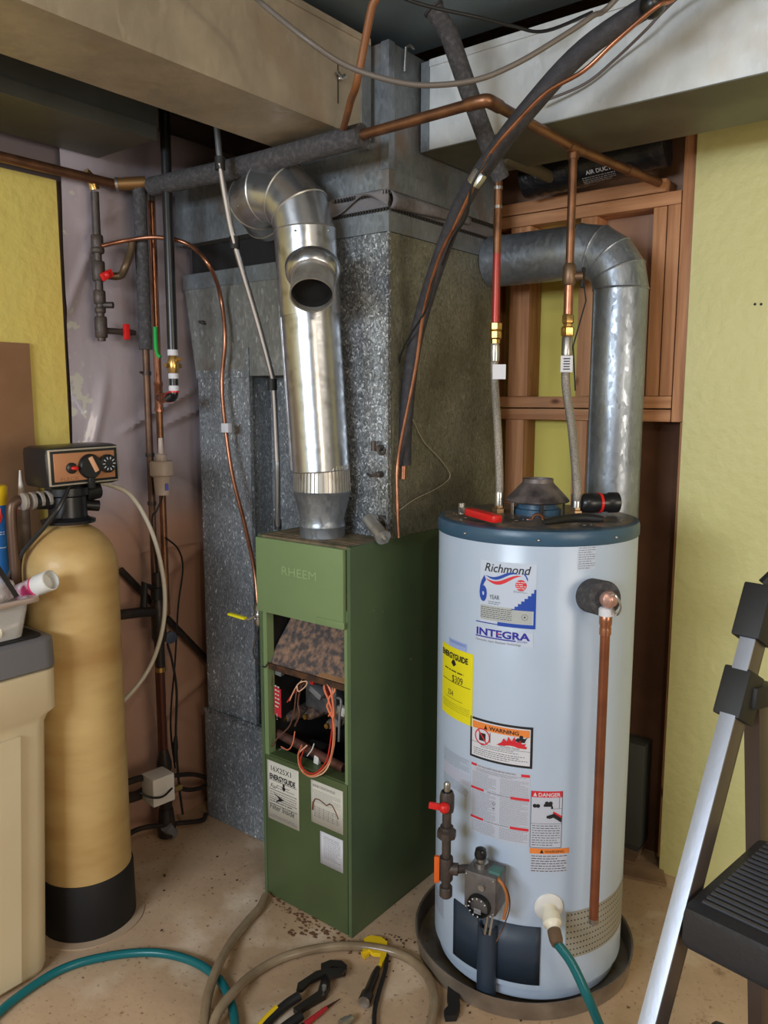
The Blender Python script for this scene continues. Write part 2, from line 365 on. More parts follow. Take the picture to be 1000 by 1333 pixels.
# ================================================================ STRUCTURE
XL, YB = -2.36, 2.49          # left wall face, front of the framing of the back wall
fl = mat('concrete', (196, 166, 136), .55, 0, c2=(168, 140, 112), ns=3.2, lo=.35, hi=.68, bump=.12, bs=45, detail=9)
def floor_detail(m):
    nt = m.node_tree; N = nt.nodes; L = nt.links; b = N['Principled BSDF']; old = b.inputs['Base Color'].links[0].from_socket
    t = N.new('ShaderNodeTexCoord')
    n = N.new('ShaderNodeTexNoise'); n.inputs['Scale'].default_value = 9; n.inputs['Detail'].default_value = 12; n.inputs['Roughness'].default_value = .72; L.new(t.outputs['Object'], n.inputs['Vector'])
    r = N.new('ShaderNodeValToRGB'); r.color_ramp.elements[0].position = .62; r.color_ramp.elements[1].position = .72; L.new(n.outputs[0], r.inputs[0])
    mx = N.new('ShaderNodeMix'); mx.data_type = 'RGBA'; L.new(r.outputs[0], mx.inputs[0]); L.new(old, mx.inputs[6]); mx.inputs[7].default_value = lin((120, 90, 66))
    n2 = N.new('ShaderNodeTexNoise'); n2.inputs['Scale'].default_value = 5; n2.inputs['Detail'].default_value = 9; L.new(t.outputs['Object'], n2.inputs['Vector'])
    r2 = N.new('ShaderNodeValToRGB'); r2.color_ramp.elements[0].position = .55; r2.color_ramp.elements[1].position = .8; L.new(n2.outputs[0], r2.inputs[0])
    m2 = N.new('ShaderNodeMix'); m2.data_type = 'RGBA'; L.new(r2.outputs[0], m2.inputs[0]); L.new(mx.outputs[2], m2.inputs[6]); m2.inputs[7].default_value = lin((224, 206, 184))
    n3 = N.new('ShaderNodeTexNoise'); n3.inputs['Scale'].default_value = 85; n3.inputs['Detail'].default_value = 5; L.new(t.outputs['Object'], n3.inputs['Vector'])
    r3 = N.new('ShaderNodeValToRGB'); r3.color_ramp.elements[0].position = .62; r3.color_ramp.elements[1].position = .74; L.new(n3.outputs[0], r3.inputs[0])
    m3 = N.new('ShaderNodeMix'); m3.data_type = 'RGBA'; L.new(r3.outputs[0], m3.inputs[0]); L.new(m2.outputs[2], m3.inputs[6]); m3.inputs[7].default_value = lin((112, 84, 62))
    L.new(m3.outputs[2], b.inputs['Base Color'])
floor_detail(fl)
struct(MB().box(-2.6, 2.6, -2.3, 2.9, -.12, 0).build('floor', fl))
drab = mat('plain_wall', (170, 160, 140), .8)
pl = mat('grey_plaster', (112, 98, 96), .8, 0)
wl = struct(MB().box(XL-.12, XL, -2.1, 2.75, 0, 2.75).build('wall_left', pl))
# yellow drywall strip and the sheet of plastic stapled over the rest of the left wall
yl0 = at(70, 237, X=XL); yl1 = at(84, 580, X=XL)
struct_y = MB()
struct_y.box(XL, XL+.013, -2.0, yl0.y, 0.0, 2.19).build('drywall_panel', YELLOW_L, wl)
def sheetmat():
    m = mat('vapour_sheet', (172, 160, 166), .3, 0, c2=(152, 138, 142), ns=3, lo=.35, hi=.7, coat=.35, bump=.9, bs=3.2, stretch=(1, 1.6, .8))
    nt = m.node_tree; N = nt.nodes; L = nt.links; b = N['Principled BSDF']; old = b.inputs['Base Color'].links[0].from_socket
    t = N.new('ShaderNodeNewGeometry'); sp = N.new('ShaderNodeSeparateXYZ'); L.new(t.outputs['Position'], sp.inputs[0])
    n = N.new('ShaderNodeTexNoise'); n.inputs['Scale'].default_value = 4; L.new(t.outputs['Position'], n.inputs['Vector'])
    a = N.new('ShaderNodeMath'); a.operation = 'MULTIPLY_ADD'; a.inputs[1].default_value = .22; L.new(n.outputs[0], a.inputs[0]); L.new(sp.outputs[2], a.inputs[2])
    r = N.new('ShaderNodeMapRange'); r.inputs[1].default_value = 1.22; r.inputs[2].default_value = 1.36; L.new(a.outputs[0], r.inputs[0])
    mx = N.new('ShaderNodeMix'); mx.data_type = 'RGBA'; L.new(r.outputs[0], mx.inputs[0]); mx.inputs[6].default_value = lin((182, 142, 122)); L.new(old, mx.inputs[7])
    # old flaking paint on the wall showing pale near the drywall edge
    n2 = N.new('ShaderNodeTexNoise'); n2.inputs['Scale'].default_value = 20; n2.inputs['Detail'].default_value = 9; L.new(t.outputs['Position'], n2.inputs['Vector'])
    g = N.new('ShaderNodeMapRange'); g.inputs[1].default_value = yl0.y+.17; g.inputs[2].default_value = yl0.y+.04; g.inputs[3].default_value = -.3; g.inputs[4].default_value = .08; g.clamp = True
    L.new(sp.outputs[1], g.inputs[0])
    s = N.new('ShaderNodeMath'); s.operation = 'ADD'; L.new(n2.outputs[0], s.inputs[0]); zg = N.new('ShaderNodeMapRange'); zg.inputs[1].default_value = 1.95; zg.inputs[2].default_value = 1.75; zg.inputs[3].default_value = -.12; zg.inputs[4].default_value = .0; L.new(sp.outputs[2], zg.inputs[0]); zg2 = N.new('ShaderNodeMapRange'); zg2.inputs[1].default_value = 1.25; zg2.inputs[2].default_value = 1.4; zg2.inputs[3].default_value = -.3; zg2.inputs[4].default_value = .0; L.new(sp.outputs[2], zg2.inputs[0]); s2 = N.new('ShaderNodeMath'); s2.operation = 'ADD'; L.new(zg.outputs[0], s2.inputs[0]); L.new(zg2.outputs[0], s2.inputs[1]); s3 = N.new('ShaderNodeMath'); s3.operation = 'ADD'; L.new(g.outputs[0], s3.inputs[0]); L.new(s2.outputs[0], s3.inputs[1]); L.new(s3.outputs[0], s.inputs[1])
    rr = N.new('ShaderNodeValToRGB'); rr.color_ramp.elements[0].position = .60; rr.color_ramp.elements[1].position = .64; L.new(s.outputs[0], rr.inputs[0])
    m3 = N.new('ShaderNodeMix'); m3.data_type = 'RGBA'; L.new(rr.outputs[0], m3.inputs[0]); L.new(mx.outputs[2], m3.inputs[6]); m3.inputs[7].default_value = lin((186, 180, 166))
    L.new(m3.outputs[2], b.inputs['Base Color'])
    return m
from mathutils import noise as NZ
FOLDS = [((140, 565), (250, 505), .016, .012), (( 95, 300), (180, 255), .010, .02), ((150, 720), (280, 700), .008, .006), ((170, 600), (260, 640), .010, .02), ((165, 780), (270, 700), .012, .02), ((175, 960), (285, 850), .016, .02), ((170, 900), (260, 960), .010, .02), ((190, 560), (280, 520), .014, .014), ((75, 420), (120, 300), .008, .015), ((100, 640), (130, 480), .010, .018), ((180, 400), (250, 380), .010, .02)]
FOLDS = [(at(a[0], a[1], X=XL).yz, at(b[0], b[1], X=XL).yz, h, w) for a, b, h, w in FOLDS]
def fold(y, z):
    s = 0
    for a, b, h, w in FOLDS:
        d = b-a; L = d.length; q = type(a)((y, z))-a; t = q.dot(d)/L/L; n_ = abs((q.x*d.y-q.y*d.x)/L)
        s += h*math.exp(-(n_/w)**2)*max(0, 1-abs(2*t-1)**3) if 0 < t < 1 else 0
    return s
def sheet(a, b):
    y = yl0.y+.001+(2.47-yl0.y)*a; z = .0+2.42*b
    w = .018*NZ.noise(V((y*3, z*2.2, 0)))+.010*math.sin((y*1.3+z*1.1)*9+2*NZ.noise(V((y*2, z*2, 4))))*max(0, NZ.noise(V((y*2.1, z*1.7, 9)))+.35)
    return V((XL+.030+w*1.2+fold(y, z), y, z))
sh = MB().grid(sheet, 110, 220).build('plastic_sheet', sheetmat(), wl, origin=None)
st = MB()
for (sa, sb) in ((160, 717), (185, 706), (150, 735)): 
    p = at(sa, sb, X=XL+.045); st.box(p.x-.004, p.x+.001, p.y-.006, p.y+.006, p.z-.001, p.z+.0015)
wb = struct(MB().box(XL-.12, 2.3, YB+.105, YB+.2, 0, 2.75).build('wall_back', PINK))
# yellow drywall of the near part of the back wall, seen edge on at its left end
ye = at(905, 175, Y=YB).x+.012
rim = MB()
dw = MB().box(ye, 2.25, YB-.014, YB, 0.0, 2.6).build('drywall_panel', YELLOW, wb)
zr_b0 = at(800, 548, Y=YB).z
PIP = mat('painted_paper_yellow', (212, 198, 100), .7)
xs0 = at(662, 450, Y=YB).x; xs1 = at(758, 450, Y=YB).x
MB().box(-1.62, xs1-.005, YB+.09, YB+.104, 0, 2.14).build('backing_panel', PIP, wb)
MB().box(xs1-.005, ye+.05, YB+.09, YB+.104, zr_b0, 2.14).build('backing_panel', PINK, wb)
MB().box(xs1-.005, ye+.05, YB+.09, YB+.104, 0, zr_b0-.001).build('backing_panel', mat('bay_shade_brown', (112, 78, 58), .85, 0, c2=(92, 62, 46), ns=4), wb)  # lower bay backing, cavity shadow painted into its brown
def stud(px_, y0, y1, w=.038, dep=.089, x=None, mt=None, dy=0):
    xx = at(px_, (y0+y1)/2, Y=YB).x if x is None else x
    z1 = at(px_, y0, Y=YB).z; z0 = max(0.001, at(px_, y1, Y=YB).z)
    return MB().box(xx, xx+w, YB+dy, YB+dy+dep, z0, z1, .002).build('stud', mt or WOODV, wb)
zr_t = at(800, 516, Y=YB).z; zr_m = at(800, 532, Y=YB).z; zr_b = at(800, 548, Y=YB).z
zh = at(800, 262, Y=YB).z
for z0, z1, x0, x1, n in ((zr_m+.002, zr_t, -1.6, ye-.042, 'rail'), (zr_b, zr_m-.002, -1.6, ye-.042, 'rail'), (zh-.035, zh+.003, -1.6, ye-.042, 'top_plate'), (zh+.006, zh+.044, -1.6, ye-.09, 'top_plate')):
    MB().box(x0, x1, YB, YB+.089, z0, z1, .002).build(n, WOODH, wb)
s1 = MB().box(ye-.038, ye-.001, YB-.004, YB+.089, zr_b, 2.42, .002).build('stud', WOODV, wb)
for x in (ye-.080,): MB().box(x, x+.038, YB, YB+.085, zr_t+.001, zh-.036, .002).build('stud', WOODV, wb)
MB().box(ye-.125, ye-.084, YB+.004, YB+.089, zr_t+.001, zh-.036, .002).build('stud', WOODV, wb)
for (x0, w) in ((xs0, .075), (xs1-.02, .055), (-1.5, .038)):
    MB().box(x0, x0+w, YB+.002, YB+.088, zr_t+.001, zh-.036, .002).build('stud', WOODV, wb)
    MB().box(x0-.005, x0+w-.01, YB+.002, YB+.088, 0.04, zr_b-.001, .002).build('stud', WOODV, wb)
MB().box(ye-.012, ye+.025, YB+.001, YB+.089, 0.04, zr_b-.001, .002).build('stud', WOODV, wb)
MB().box(-1.6, -1.15, YB+.002, YB+.088, 0.0, .038, .002).build('bottom_plate', WOODH, wb)
pw = MB()
for a, b in ((983/1, 396), (0, 0)):
    if a: 
        for dx in (0, 8): p = at(983+dx, 396, Y=YB-.0145); pw.cyl((p.x, p.y, p.z), (p.x, p.y+.002, p.z), .004, 8)
pw.build('nail_hole', BLACK_M, wb)
wf = struct(MB().box(-2.48, -1.75, -2.12, -2.0, 0, 2.75).box(-.05, 2.4, -2.12, -2.0, 0, 2.75).box(-1.75, -.05, -2.12, -2.0, 0, 1.6).box(-1.75, -.05, -2.12, -2.0, 2.3, 2.75).build('wall_front', drab))
wr = struct(MB().box(2.3, 2.42, -2.12, -.45, 0, 2.75).box(2.3, 2.42, 1.25, 2.7, 0, 2.75).box(2.3, 2.42, -.45, 1.25, 0, .9).box(2.3, 2.42, -.45, 1.25, 2.1, 2.75).build('wall_right', drab))
GL = mat('window_glass', (230, 238, 245), .02, trans=1)
w1 = struct(MB().box(-1.75, -1.70, -2.1, -2.02, 1.6, 2.3).box(-.10, -.05, -2.1, -2.02, 1.6, 2.3).box(-1.70, -.10, -2.1, -2.02, 1.6, 1.65).box(-1.70, -.10, -2.1, -2.02, 2.25, 2.3).build('window_1', WHITEP)); MB().box(-1.70, -.10, -2.07, -2.064, 1.65, 2.25).build('pane', GL, w1)
w2 = struct(MB().box(2.32, 2.4, -.45, -.40, .9, 2.1).box(2.32, 2.4, 1.2, 1.25, .9, 2.1).box(2.32, 2.4, -.4, 1.2, .9, .95).box(2.32, 2.4, -.4, 1.2, 2.05, 2.1).build('added_window_2', WHITEP)); MB().box(2.36, 2.366, -.40, 1.2, .95, 2.05).build('pane', GL, w2)
ce = struct(MB().box(-2.48, 2.42, -2.12, 2.75, 2.75, 2.85).build('ceiling', WOODJ))
joist0 = None
for y in (-1.7, -1.25, -.8, -.35, .1, .55, 1.0, 1.45, 1.94, 2.42):
    if joist0 is None: j = joist0 = MB().box(-2.36, 2.3, -.019, .019, 2.505, 2.748).build('joist', WOODJ, ce); off0 = joist0.location.copy()
    else: j = joist0.copy(); COL.objects.link(j); j.parent = ce
    j.location = off0+V((0, y, 0))
MB().box(-2.355, 1.4, .99, 1.955, 2.498, 2.503).build('panning_sheet', PANGREY, ce)
MB().box(-2.355, 2.29, -2.0, .965, 2.498, 2.503).build('panning_sheet', PANDARK, ce)

# ================================================================ DUCTS
FX0, FX1, FY = -1.722, -1.365, 1.60      # furnace front corners
FZ = 1.14
PY = 1.785
pt = thing('supply_plenum', (-1.54, 2.08, FZ), 'tall galvanised plenum box with bright spangle standing on top of the green furnace', 'duct')
MB().hexa([(-1.70, PY, FZ), (FX1, PY, FZ), (FX1, 2.37, FZ), (-1.70, 2.37, FZ), (-1.70, PY-.02, 1.98), (FX1, PY-.02, 1.98), (FX1, 2.34, 1.98), (-1.70, 2.34, 1.98)]).build('front_sheet', G_PLEN, pt)
MB().hexa([(FX1+.0005, PY+.001, FZ+.002), (FX1+.0025, PY+.001, FZ+.002), (FX1+.0025, 2.371, FZ+.002), (FX1+.0005, 2.371, FZ+.002), (FX1+.0005, PY-.019, 1.979), (FX1+.0025, PY-.019, 1.979), (FX1+.0025, 2.341, 1.979), (FX1+.0005, 2.341, 1.979)]).build('side_sheet', G_SIDE, pt)
MB().box(-1.705, FX1+.004, PY-.024, 2.345, 1.981, 2.035).build('lower_band', G_BLUE, pt)
MB().box(-1.695, FX1-.006, PY-.014, 2.335, 2.036, 2.085).build('canvas_joint', CANVAS, pt)
cf_ = MB()   # a torn flap of canvas sagging over the corner
cf_.grid(lambda a, b: V((-1.62+.257*a, PY-.028-.012*math.sin(b*3.1)*math.sin(a*9+1), 2.09-.05*b*(.6+.4*math.sin(a*7)))), 24, 5)
cf_.grid(lambda a, b: V((FX1+.006+.014*math.sin(b*3.1)*(1-.6*a)*abs(math.sin(a*8+.8)), PY-.02+.40*a, 2.085-.045*b*(1-.5*a))), 26, 5)
cf_.build('canvas_flap', CANVAS, pt, solid=.002)
MB().box(-1.705, FX1+.004, PY-.024, 2.345, 2.086, 2.14).build('upper_band', G_BLUE, pt)
cr = MB()
for zc in (2.082, 2.038):
    for i in range(34): cr.box(-1.70+i*.01, -1.695+i*.01, PY-.0275, PY-.020, zc-.005, zc+.005)
    for i in range(44): cr.box(FX1+.001, FX1+.0075, PY-.018+i*.013, PY-.012+i*.013, zc-.005, zc+.005)
tag(cr.build('crimped_edge', mat('crimp_dark', (60, 58, 56), .5, .5), pt), None, None, kind='stuff')
MB().box(-1.69, FX1-.002, PY-.018, 2.34, 2.141, 2.46).build('upper_box', G_BLUE, pt)
MB().box(FX1-.026, FX1+.001, PY-.021, PY+.005, 2.142, 2.462).build('corner_cleat', G_PIPE, pt)
MB().box(FX1-.001, FX1+.005, PY-.027, PY-.014, FZ+.03, 1.98).build('corner_cleat', G_PLEN, pt)
MB().box(-1.455, -1.428, PY-.034, PY-.019, 2.2, 2.455).build('drive_cleat', G_BLUE, pt)
# spigots and clip on the front sheet
for (a, b, l) in ((498, 583, 1), (497, 617, 0)):
    p = at(a, b, Y=PY-.004); m_ = MB().cyl(p, p+V((0, -.022, 0)), .009, 10)
    if l: m_.tube(arc(p+V((.012, -.02, -.004)), (1, 0, 0), (0, 0, 1), .012, 2.2, 6.6, 8), .0045, 8).cyl(p+V((-.018, -.018, .02)), p+V((-.018, -.018, -.008)), .007, 10)
    else: m_.tube([p+V((0, -.02, 0)), p+V((-.02, -.024, -.006)), p+V((-.036, -.02, 0))], .004, 8)
    m_.build('bracket' if l else 'clip', IRON, pt)
p = at(577, 92, Y=1.75) if 0 else at(527, 78, X=FX1+.004)
MB().tube([p+V((0, 0, -.03)), p+V((0.004, 0, .03)), p+V((.008, .012, .038)), p+V((.008, .03, .036))], .004, 8).build('hook', STEEL, pt)

# trunk duct over the camera side
TZ0, TZ1, TX0, TX1 = 2.215, 2.455, -1.655, -1.415
tr = thing('trunk_duct', ((TX0+TX1)/2, .4, TZ0), 'long tan grey trunk duct crossing the ceiling at upper left into the plenum', 'duct')
MB().box(TX0, TX1, -1.9, PY-.036, TZ0, TZ1).build('duct_body', G_TRUNK, tr)
MB().box(TX1-.001, TX1+.004, PY-.075, PY-.037, TZ0, TZ1+.01).build('end_flange', G_BLUE, tr)
MB().box(TX1-.002, TX1+.006, -1.9, PY-.04, TZ1-.004, TZ1+.012).build('top_seam', G_TRUNK, tr)
p = at(440, 103, X=TX1+.001)
MB().box(p.x-.001, p.x+.001, p.y-.001, p.y+.001, p.z-.058, p.z+.05).build('damper_slot', BLACK_M, tr)
w_ = MB().sphere(p+V((.008, 0, 0)), .007)
for s_ in (-1, 1): w_.obox(frame(p+V((.012, s_*.008, .006)), (0, s_, .7)), .018, .004, .009, .0015)
w_.build('wing_nut', STEEL, tr)
# branch duct at right
BY0, BY1, BZ0, BZ1 = 1.905, 2.205, 2.215, 2.44
br = thing('branch_duct', (-.6, 2.05, BZ0), 'pale galvanised branch duct running right from the plenum under the ceiling', 'duct')
MB().box(FX1+.006, 2.28, BY0, BY1, BZ0, BZ1).build('duct_body', G_BRANCH, br)
MB().box(FX1+.007, FX1+.034, BY0-.004, BY0, BZ0-.004, BZ1+.004).build('end_flange', G_BLUE, br)
MB().box(FX1+.035, 2.28, BY0-.005, BY0-.001, BZ1-.012, BZ1+.006).build('top_seam', G_BRANCH, br)
MB().box(FX1+.007, 2.28, BY0-.003, BY1+.003, BZ0-.004, BZ0-.001).build('bottom_sheet', mat('dull_bottom_sheet', (112, 112, 96), .5, .4, c2=(92, 90, 78), ns=4), br)
# second duct deep in the left corner
d2 = thing('side_duct', (-2.15, .5, 2.26), 'dull olive sheet metal duct along the ceiling beside the left wall', 'duct')
MB().box(-2.29, -1.99, -1.9, 1.50, 2.27, 2.46).build('duct_body', PANDARK, d2)
MB().box(-1.992, -1.984, -1.9, 1.49, 2.262, 2.30).build('lower_seam', PANDARK, d2)
# return drop: box at top, wide head, tapered, then long drop to the floor
RY = 1.80
rd = thing('return_drop_duct', (-2.0, 1.95, 0), 'grey galvanised return drop duct standing on the floor left of the green furnace', 'duct')
xl_top = at(232, 300, Y=RY-.02).x
MB().box(xl_top, -1.73, RY-.03, 2.15, at(300, 312, Y=RY).z, 2.25).build('upper_box', G_BLUE, rd)
zt = at(300, 350, Y=RY).z; zm = at(300, 462, Y=RY).z; zn = at(300, 490, Y=RY).z
xa, xb, xc, xd = at(240, 360, Y=RY).x, at(256, 490, Y=RY).x, at(322, 490, Y=RY).x, -1.735
MB().box(xa+.02, -1.74, RY+.02, 2.13, zt, at(300, 312, Y=RY).z-.001).build('canvas_joint', DARKIN, rd)
MB().box(xa-.004, -1.735, RY-.004, 2.14, zt-.05, zt).build('upper_band', G_BLUE, rd)
MB().hexa([(xb, RY, zn), (-1.78, RY, zn), (-1.78, 2.14, zn), (xb, 2.14, zn), (xa, RY, zt-.05), (-1.74, RY, zt-.05), (-1.74, 2.14, zt-.05), (xa, 2.14, zt-.05)]).build('tapered_head', G_HEAD, rd)
zq = at(280, 925, Y=RY).z
MB().box(xb+.004, xc+.004, RY+.004, 2.13, zq, zn-.001).box(xc+.004, -1.78, RY+.10, 2.13, zq, zn-.001).build('drop_body', G_DUCT, rd)
MB().box(xb, xc+.008, RY-.001, RY+.006, zn-.004, zn+.022).build('drive_cleat', G_DUCT, rd)
MB().box(xc+.0, xc+.012, RY-.004, RY+.01, zq, zn+.09).build('corner_cleat', G_DUCT, rd)
p = at(336, 925, Y=RY)
MB().box(xb-.005, -1.86, RY-.006, 2.135, .002, zq).build('boot', G_DUCT, rd)
MB().box(xb-.006, -1.858, RY-.009, RY-.003, zq-.012, zq+.004).build('drive_cleat', G_PLEN, rd)
MB().box(-1.866, -1.855, RY-.012, RY+.01, .003, zq+.3).build('corner_cleat', G_PLEN, rd)
p = at(265, 420, Y=RY); MB().tube([p+V((-.018, -.004, .004)), p+V((0, -.012, 0)), p+V((.016, -.006, -.005))], .004, 8).sphere(p+V((.004, -.008, 0)), .007).build('latch', IRON, rd)

# ================================================================ FURNACE
fu = thing('furnace', ((FX0+FX1)/2, 1.97, 0), 'tall green enamelled furnace cabinet with open front panel and loose wires', 'furnace')
TH = .012
MB().box(FX1-.012, FX1, FY, 2.36, 0.001, FZ).build('side_panel', GREEN_SIDE_SHADE, fu)
MB().box(FX0, FX0+TH, FY, 2.36, 0.001, FZ).build('side_panel', GREEN_SIDE_SHADE, fu)
MB().box(FX0+TH, FX1-TH, 2.345, 2.36, 0.001, FZ).build('back_panel', GREEN_SIDE_SHADE, fu)
zu = at(345, 795, Y=FY).z; zlow = at(350, 983, Y=FY).z
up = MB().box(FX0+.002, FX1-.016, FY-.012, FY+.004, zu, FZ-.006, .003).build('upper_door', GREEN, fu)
P1 = Print(lambda u, v, o: V((u, FY-.012-o, v)))
q = at(366, 742, Y=FY-.012); mb = MB(); vs, fs = text_polys('RHEEM', .036, bold=.0)
mb._add([V((q.x+x*1.25, FY-.0130, q.z-.013+y)) for x, y in vs], fs); mb.build('embossed_lettering', mat('embossed_green', (140, 160, 116), .35), up)
q0 = at(413, 806, Y=FY-.012); MB().box(q0.x, q0.x+.10, FY-.014, FY-.0115, zu+.004, zu+.022, .0008).build('name_plate', GREEN, up)
lp = MB().box(FX0+.014, FX1-.014, FY-.001, FY+.012, .004, zlow, .002).build('lower_door', GREEN_LOW_SHADE, fu)
MB().box(FX0+.010, FX0+.028, FY+.002, FY+.03, zlow, zu+.05).build('frame_post', GREEN, fu)
MB().box(FX1-.024, FX1-.012, FY+.002, FY+.03, zlow, zu+.05).build('frame_post', GREEN, fu)
MB().box(FX0+.012, FX1-.012, FY+.004, FY+.05, zlow-.012, zlow+.004).build('frame_sill', GREEN_LOW_SHADE, fu)
# top plate with louvre slots around the vent
rb = at(420, 697, Z=FZ); VX, VY = rb.x, rb.y
tp = MB()
yb = [FY+.002, FY+.03, FY+.035, FY+.052, FY+.057, PY-.002]
for a, b in ((0, 1), (2, 3), (4, 5)): tp.box(FX0+TH, FX1-TH, yb[a], yb[b], FZ-.006, FZ-.0005)
tp.box(FX0+TH, FX0+TH+.02, yb[0], PY, FZ-.008, FZ-.006).box(FX1-TH-.02, FX1-TH, yb[0], PY, FZ-.008, FZ-.006).box(VX-.08, VX+.08, yb[0], PY, FZ-.0075, FZ-.006)
tp.build('top_plate', mat('dirty_top_plate', (128, 108, 84), .7, .1, c2=(86, 80, 60), ns=30, lo=.4, hi=.65), fu)
MB().box(FX0+TH, FX1-TH, FY+.012, PY-.002, FZ-.05, FZ-.04).build('inner_deck', DARKIN, fu)
# interior
MB().box(FX0+TH+.001, FX1-TH-.001, 1.99, 2.0, .05, FZ-.06).box(FX0+TH+.001, FX1-TH-.001, FY+.03, 1.99, zlow-.05, zlow-.04).box(FX0+TH, FX0+TH+.004, FY+.031, 1.99, zlow-.04, FZ-.06).box(FX1-TH-.004, FX1-TH, FY+.031, 1.99, zlow-.04, FZ-.06).build('inner_shell', DARKIN, fu)
zb = at(345, 860, Y=FY+.02).z
ba = MB(); ba.hexa([(FX0+.016, FY+.012, zb-.004), (FX1-.016, FY+.012, zb-.004), (FX1-.016, FY+.012, zb), (FX0+.016, FY+.012, zb),
                    (FX0+.05, FY+.16, zu+.045), (FX1-.016, FY+.16, zu+.045), (FX1-.016, FY+.16, zu+.05), (FX0+.05, FY+.16, zu+.05)])
ba.build('baffle_plate', SOOT, fu)
MB().box(FX0+.016, FX1-.016, FY+.006, FY+.013, zb-.016, zb+.002).build('baffle_lip', mat('rust_lip', (96, 66, 46), .6, .4, c2=(60, 46, 40), ns=30), fu)
q = at(443, 872, Y=FY+.02); MB().hexa([(q.x-.08, FY+.010, zb+.003), (FX1-.018, FY+.010, zb+.003), (FX1-.018, FY+.010, zb+.006), (q.x-.08, FY+.010, zb+.006), (q.x-.01, FY+.08, zb+.048), (FX1-.018, FY+.08, zb+.048), (FX1-.018, FY+.08, zb+.052), (q.x-.01, FY+.08, zb+.052)]).build('insulation_board', CARD, fu)
IY = FY+.06
def fi(a, b, dy=.06): return at(a, b, Y=FY+dy)
p = fi(357, 952, .05); p2 = fi(448, 1000, .05)
MB().tube([p, p2], .014, 14).build('manifold_pipe', mat('rusty_manifold', (96, 60, 50), .6, .3, c2=(70, 50, 46), ns=20), fu)
burn = None
for a, b in ((372, 935), (400, 932), (428, 944)):
    p = fi(a, b, .09); MB().lathe([(.012, 0), (.016, .01), (.02, .05), (.024, .10), (.018, .26)], p, (.12, 1, .08), 16).build('burner_tube', SOOT, fu)
    MB().cyl(p+V((0, -.012, 0)), p+V((0, .0, 0)), .008, 8).build('orifice', BRASS, fu)
p = fi(418, 905, .09)
MB().box(p.x-.065, p.x+.06, p.y, p.y+.09, p.z-.05, p.z+.045, .006).build('gas_valve', mat('cast_grey', (98, 98, 102), .5, .5, c2=(76, 76, 80), ns=25), fu)
q = fi(415, 900, .06); MB().obox(frame(q, (1, 0, -.5)), .05, .035, .018, .003).build('valve_knob', GREYP, fu)
for a, b, w, h, m_ in ((364, 868, .032, .05, GREYP), (381, 867, .026, .022, WHITEP), (413, 882, .022, .022, GREYP), (438, 885, .05, .03, GREYP), (366, 979, .014, .016, WHITEP), (414, 988, .018, .026, WHITEP), (408, 888, .012, .010, REDP), (446, 925, .03, .026, PAPER), (440, 940, .02, .02, GREYP), (376, 984, .03, .012, IRON)):
    p = fi(a, b, .045); MB().obox(frame(p, (1, .1, -.15)), w, .02, h, .003).build('terminal_block', m_, fu)
p = fi(402, 980, .06); MB().box(p.x-.03, p.x+.04, p.y, p.y+.05, p.z-.025, p.z+.02, .004).build('control_box', BLACK_M, fu)
def wire(pts, m, r=.0022, dy=.03, n=6): return MB().tube(spline([at(a, b, Y=FY+(c if c is not None else dy)) for a, b, c in pts], 7), r, n).build('wire', m, fu)
wire([(408, 868, .04), (430, 885, .03), (434, 920, .02), (436, 945, .01), (434, 975, -.005), (424, 1003, -.02), (405, 1011, -.022), (391, 1000, -.015), (389, 982, .01), (400, 970, .03)], WIREP)
wire([(424, 878, .04), (428, 905, .02), (433, 930, .01), (431, 960, 0), (425, 990, -.014), (411, 1006, -.022), (398, 1004, -.018), (391, 992, -.01), (396, 975, .02)], WIRER)
wire([(426, 878, .04), (424, 898, .015), (432, 925, .008), (434, 960, -.005), (428, 992, -.018), (410, 1009, -.028), (394, 1005, -.02), (388, 985, 0), (393, 970, .03)], WIREO)
wire([(428, 880, .03), (422, 895, .01), (428, 912, .008), (426, 920, .008), (434, 934, .008), (432, 905, .006), (424, 885, .01)], WIREO, .003)
wire([(432, 880, .03), (436, 898, .01), (428, 910, .004), (432, 925, .008), (428, 932, .012)], WIREO, .003)
wire([(425, 876, .03), (427, 890, .01)], WHITEP, .003)
wire([(438, 908, .03), (444, 912, .01), (442, 935, .01), (441, 965, .02)], GREYP, .0035)
wire([(396, 870, .05), (392, 890, .03), (386, 902, .02), (383, 925, .02), (377, 945, .02), (362, 960, .015), (354, 972, .01)], WIREB)
wire([(393, 886, .02), (387, 893, .012), (389, 900, .012), (398, 893, .012), (399, 887, .012), (390, 889, .01), (384, 897, .012), (377, 912, .02)], WIREP, .0018)
wire([(398, 872, .04), (402, 882, .03), (392, 895, .03), (388, 915, .03), (390, 930, .03), (384, 945, .04)], WIREB, .003)
wire([(387, 898, .03), (380, 905, .02), (374, 914, .015)], WIRER, .002)
wire([(384, 952, .03), (381, 968, .02), (375, 976, .02), (366, 972, .03)], WIREO, .0018)
wire([(409, 968, .03), (406, 976, .02), (400, 984, .02)], WHITEP, .0016)
wire([(356, 858, .05), (354, 880, .02), (353, 905, .02)], WIREB, .002)
a_ = at(352, 893, Y=FY+.001); b_ = at(362, 937, Y=FY+.001)
tg = MB().obox(frame(((a_.x+b_.x)/2+.004, FY+.012, (a_.z+b_.z)/2), (1, -.2, 0)), .034, .002, a_.z-b_.z-.01).build('warning_tag', mat('tag_red', (190, 44, 56), .5), fu)
P2 = Print(lambda u, v, o: V(((a_.x+b_.x)/2+.004, FY+.012, (a_.z+b_.z)/2))+V((.98, -.196, 0))*u+V((0, 0, 1))*v+V((-.196, -.98, 0))*(o+.001))
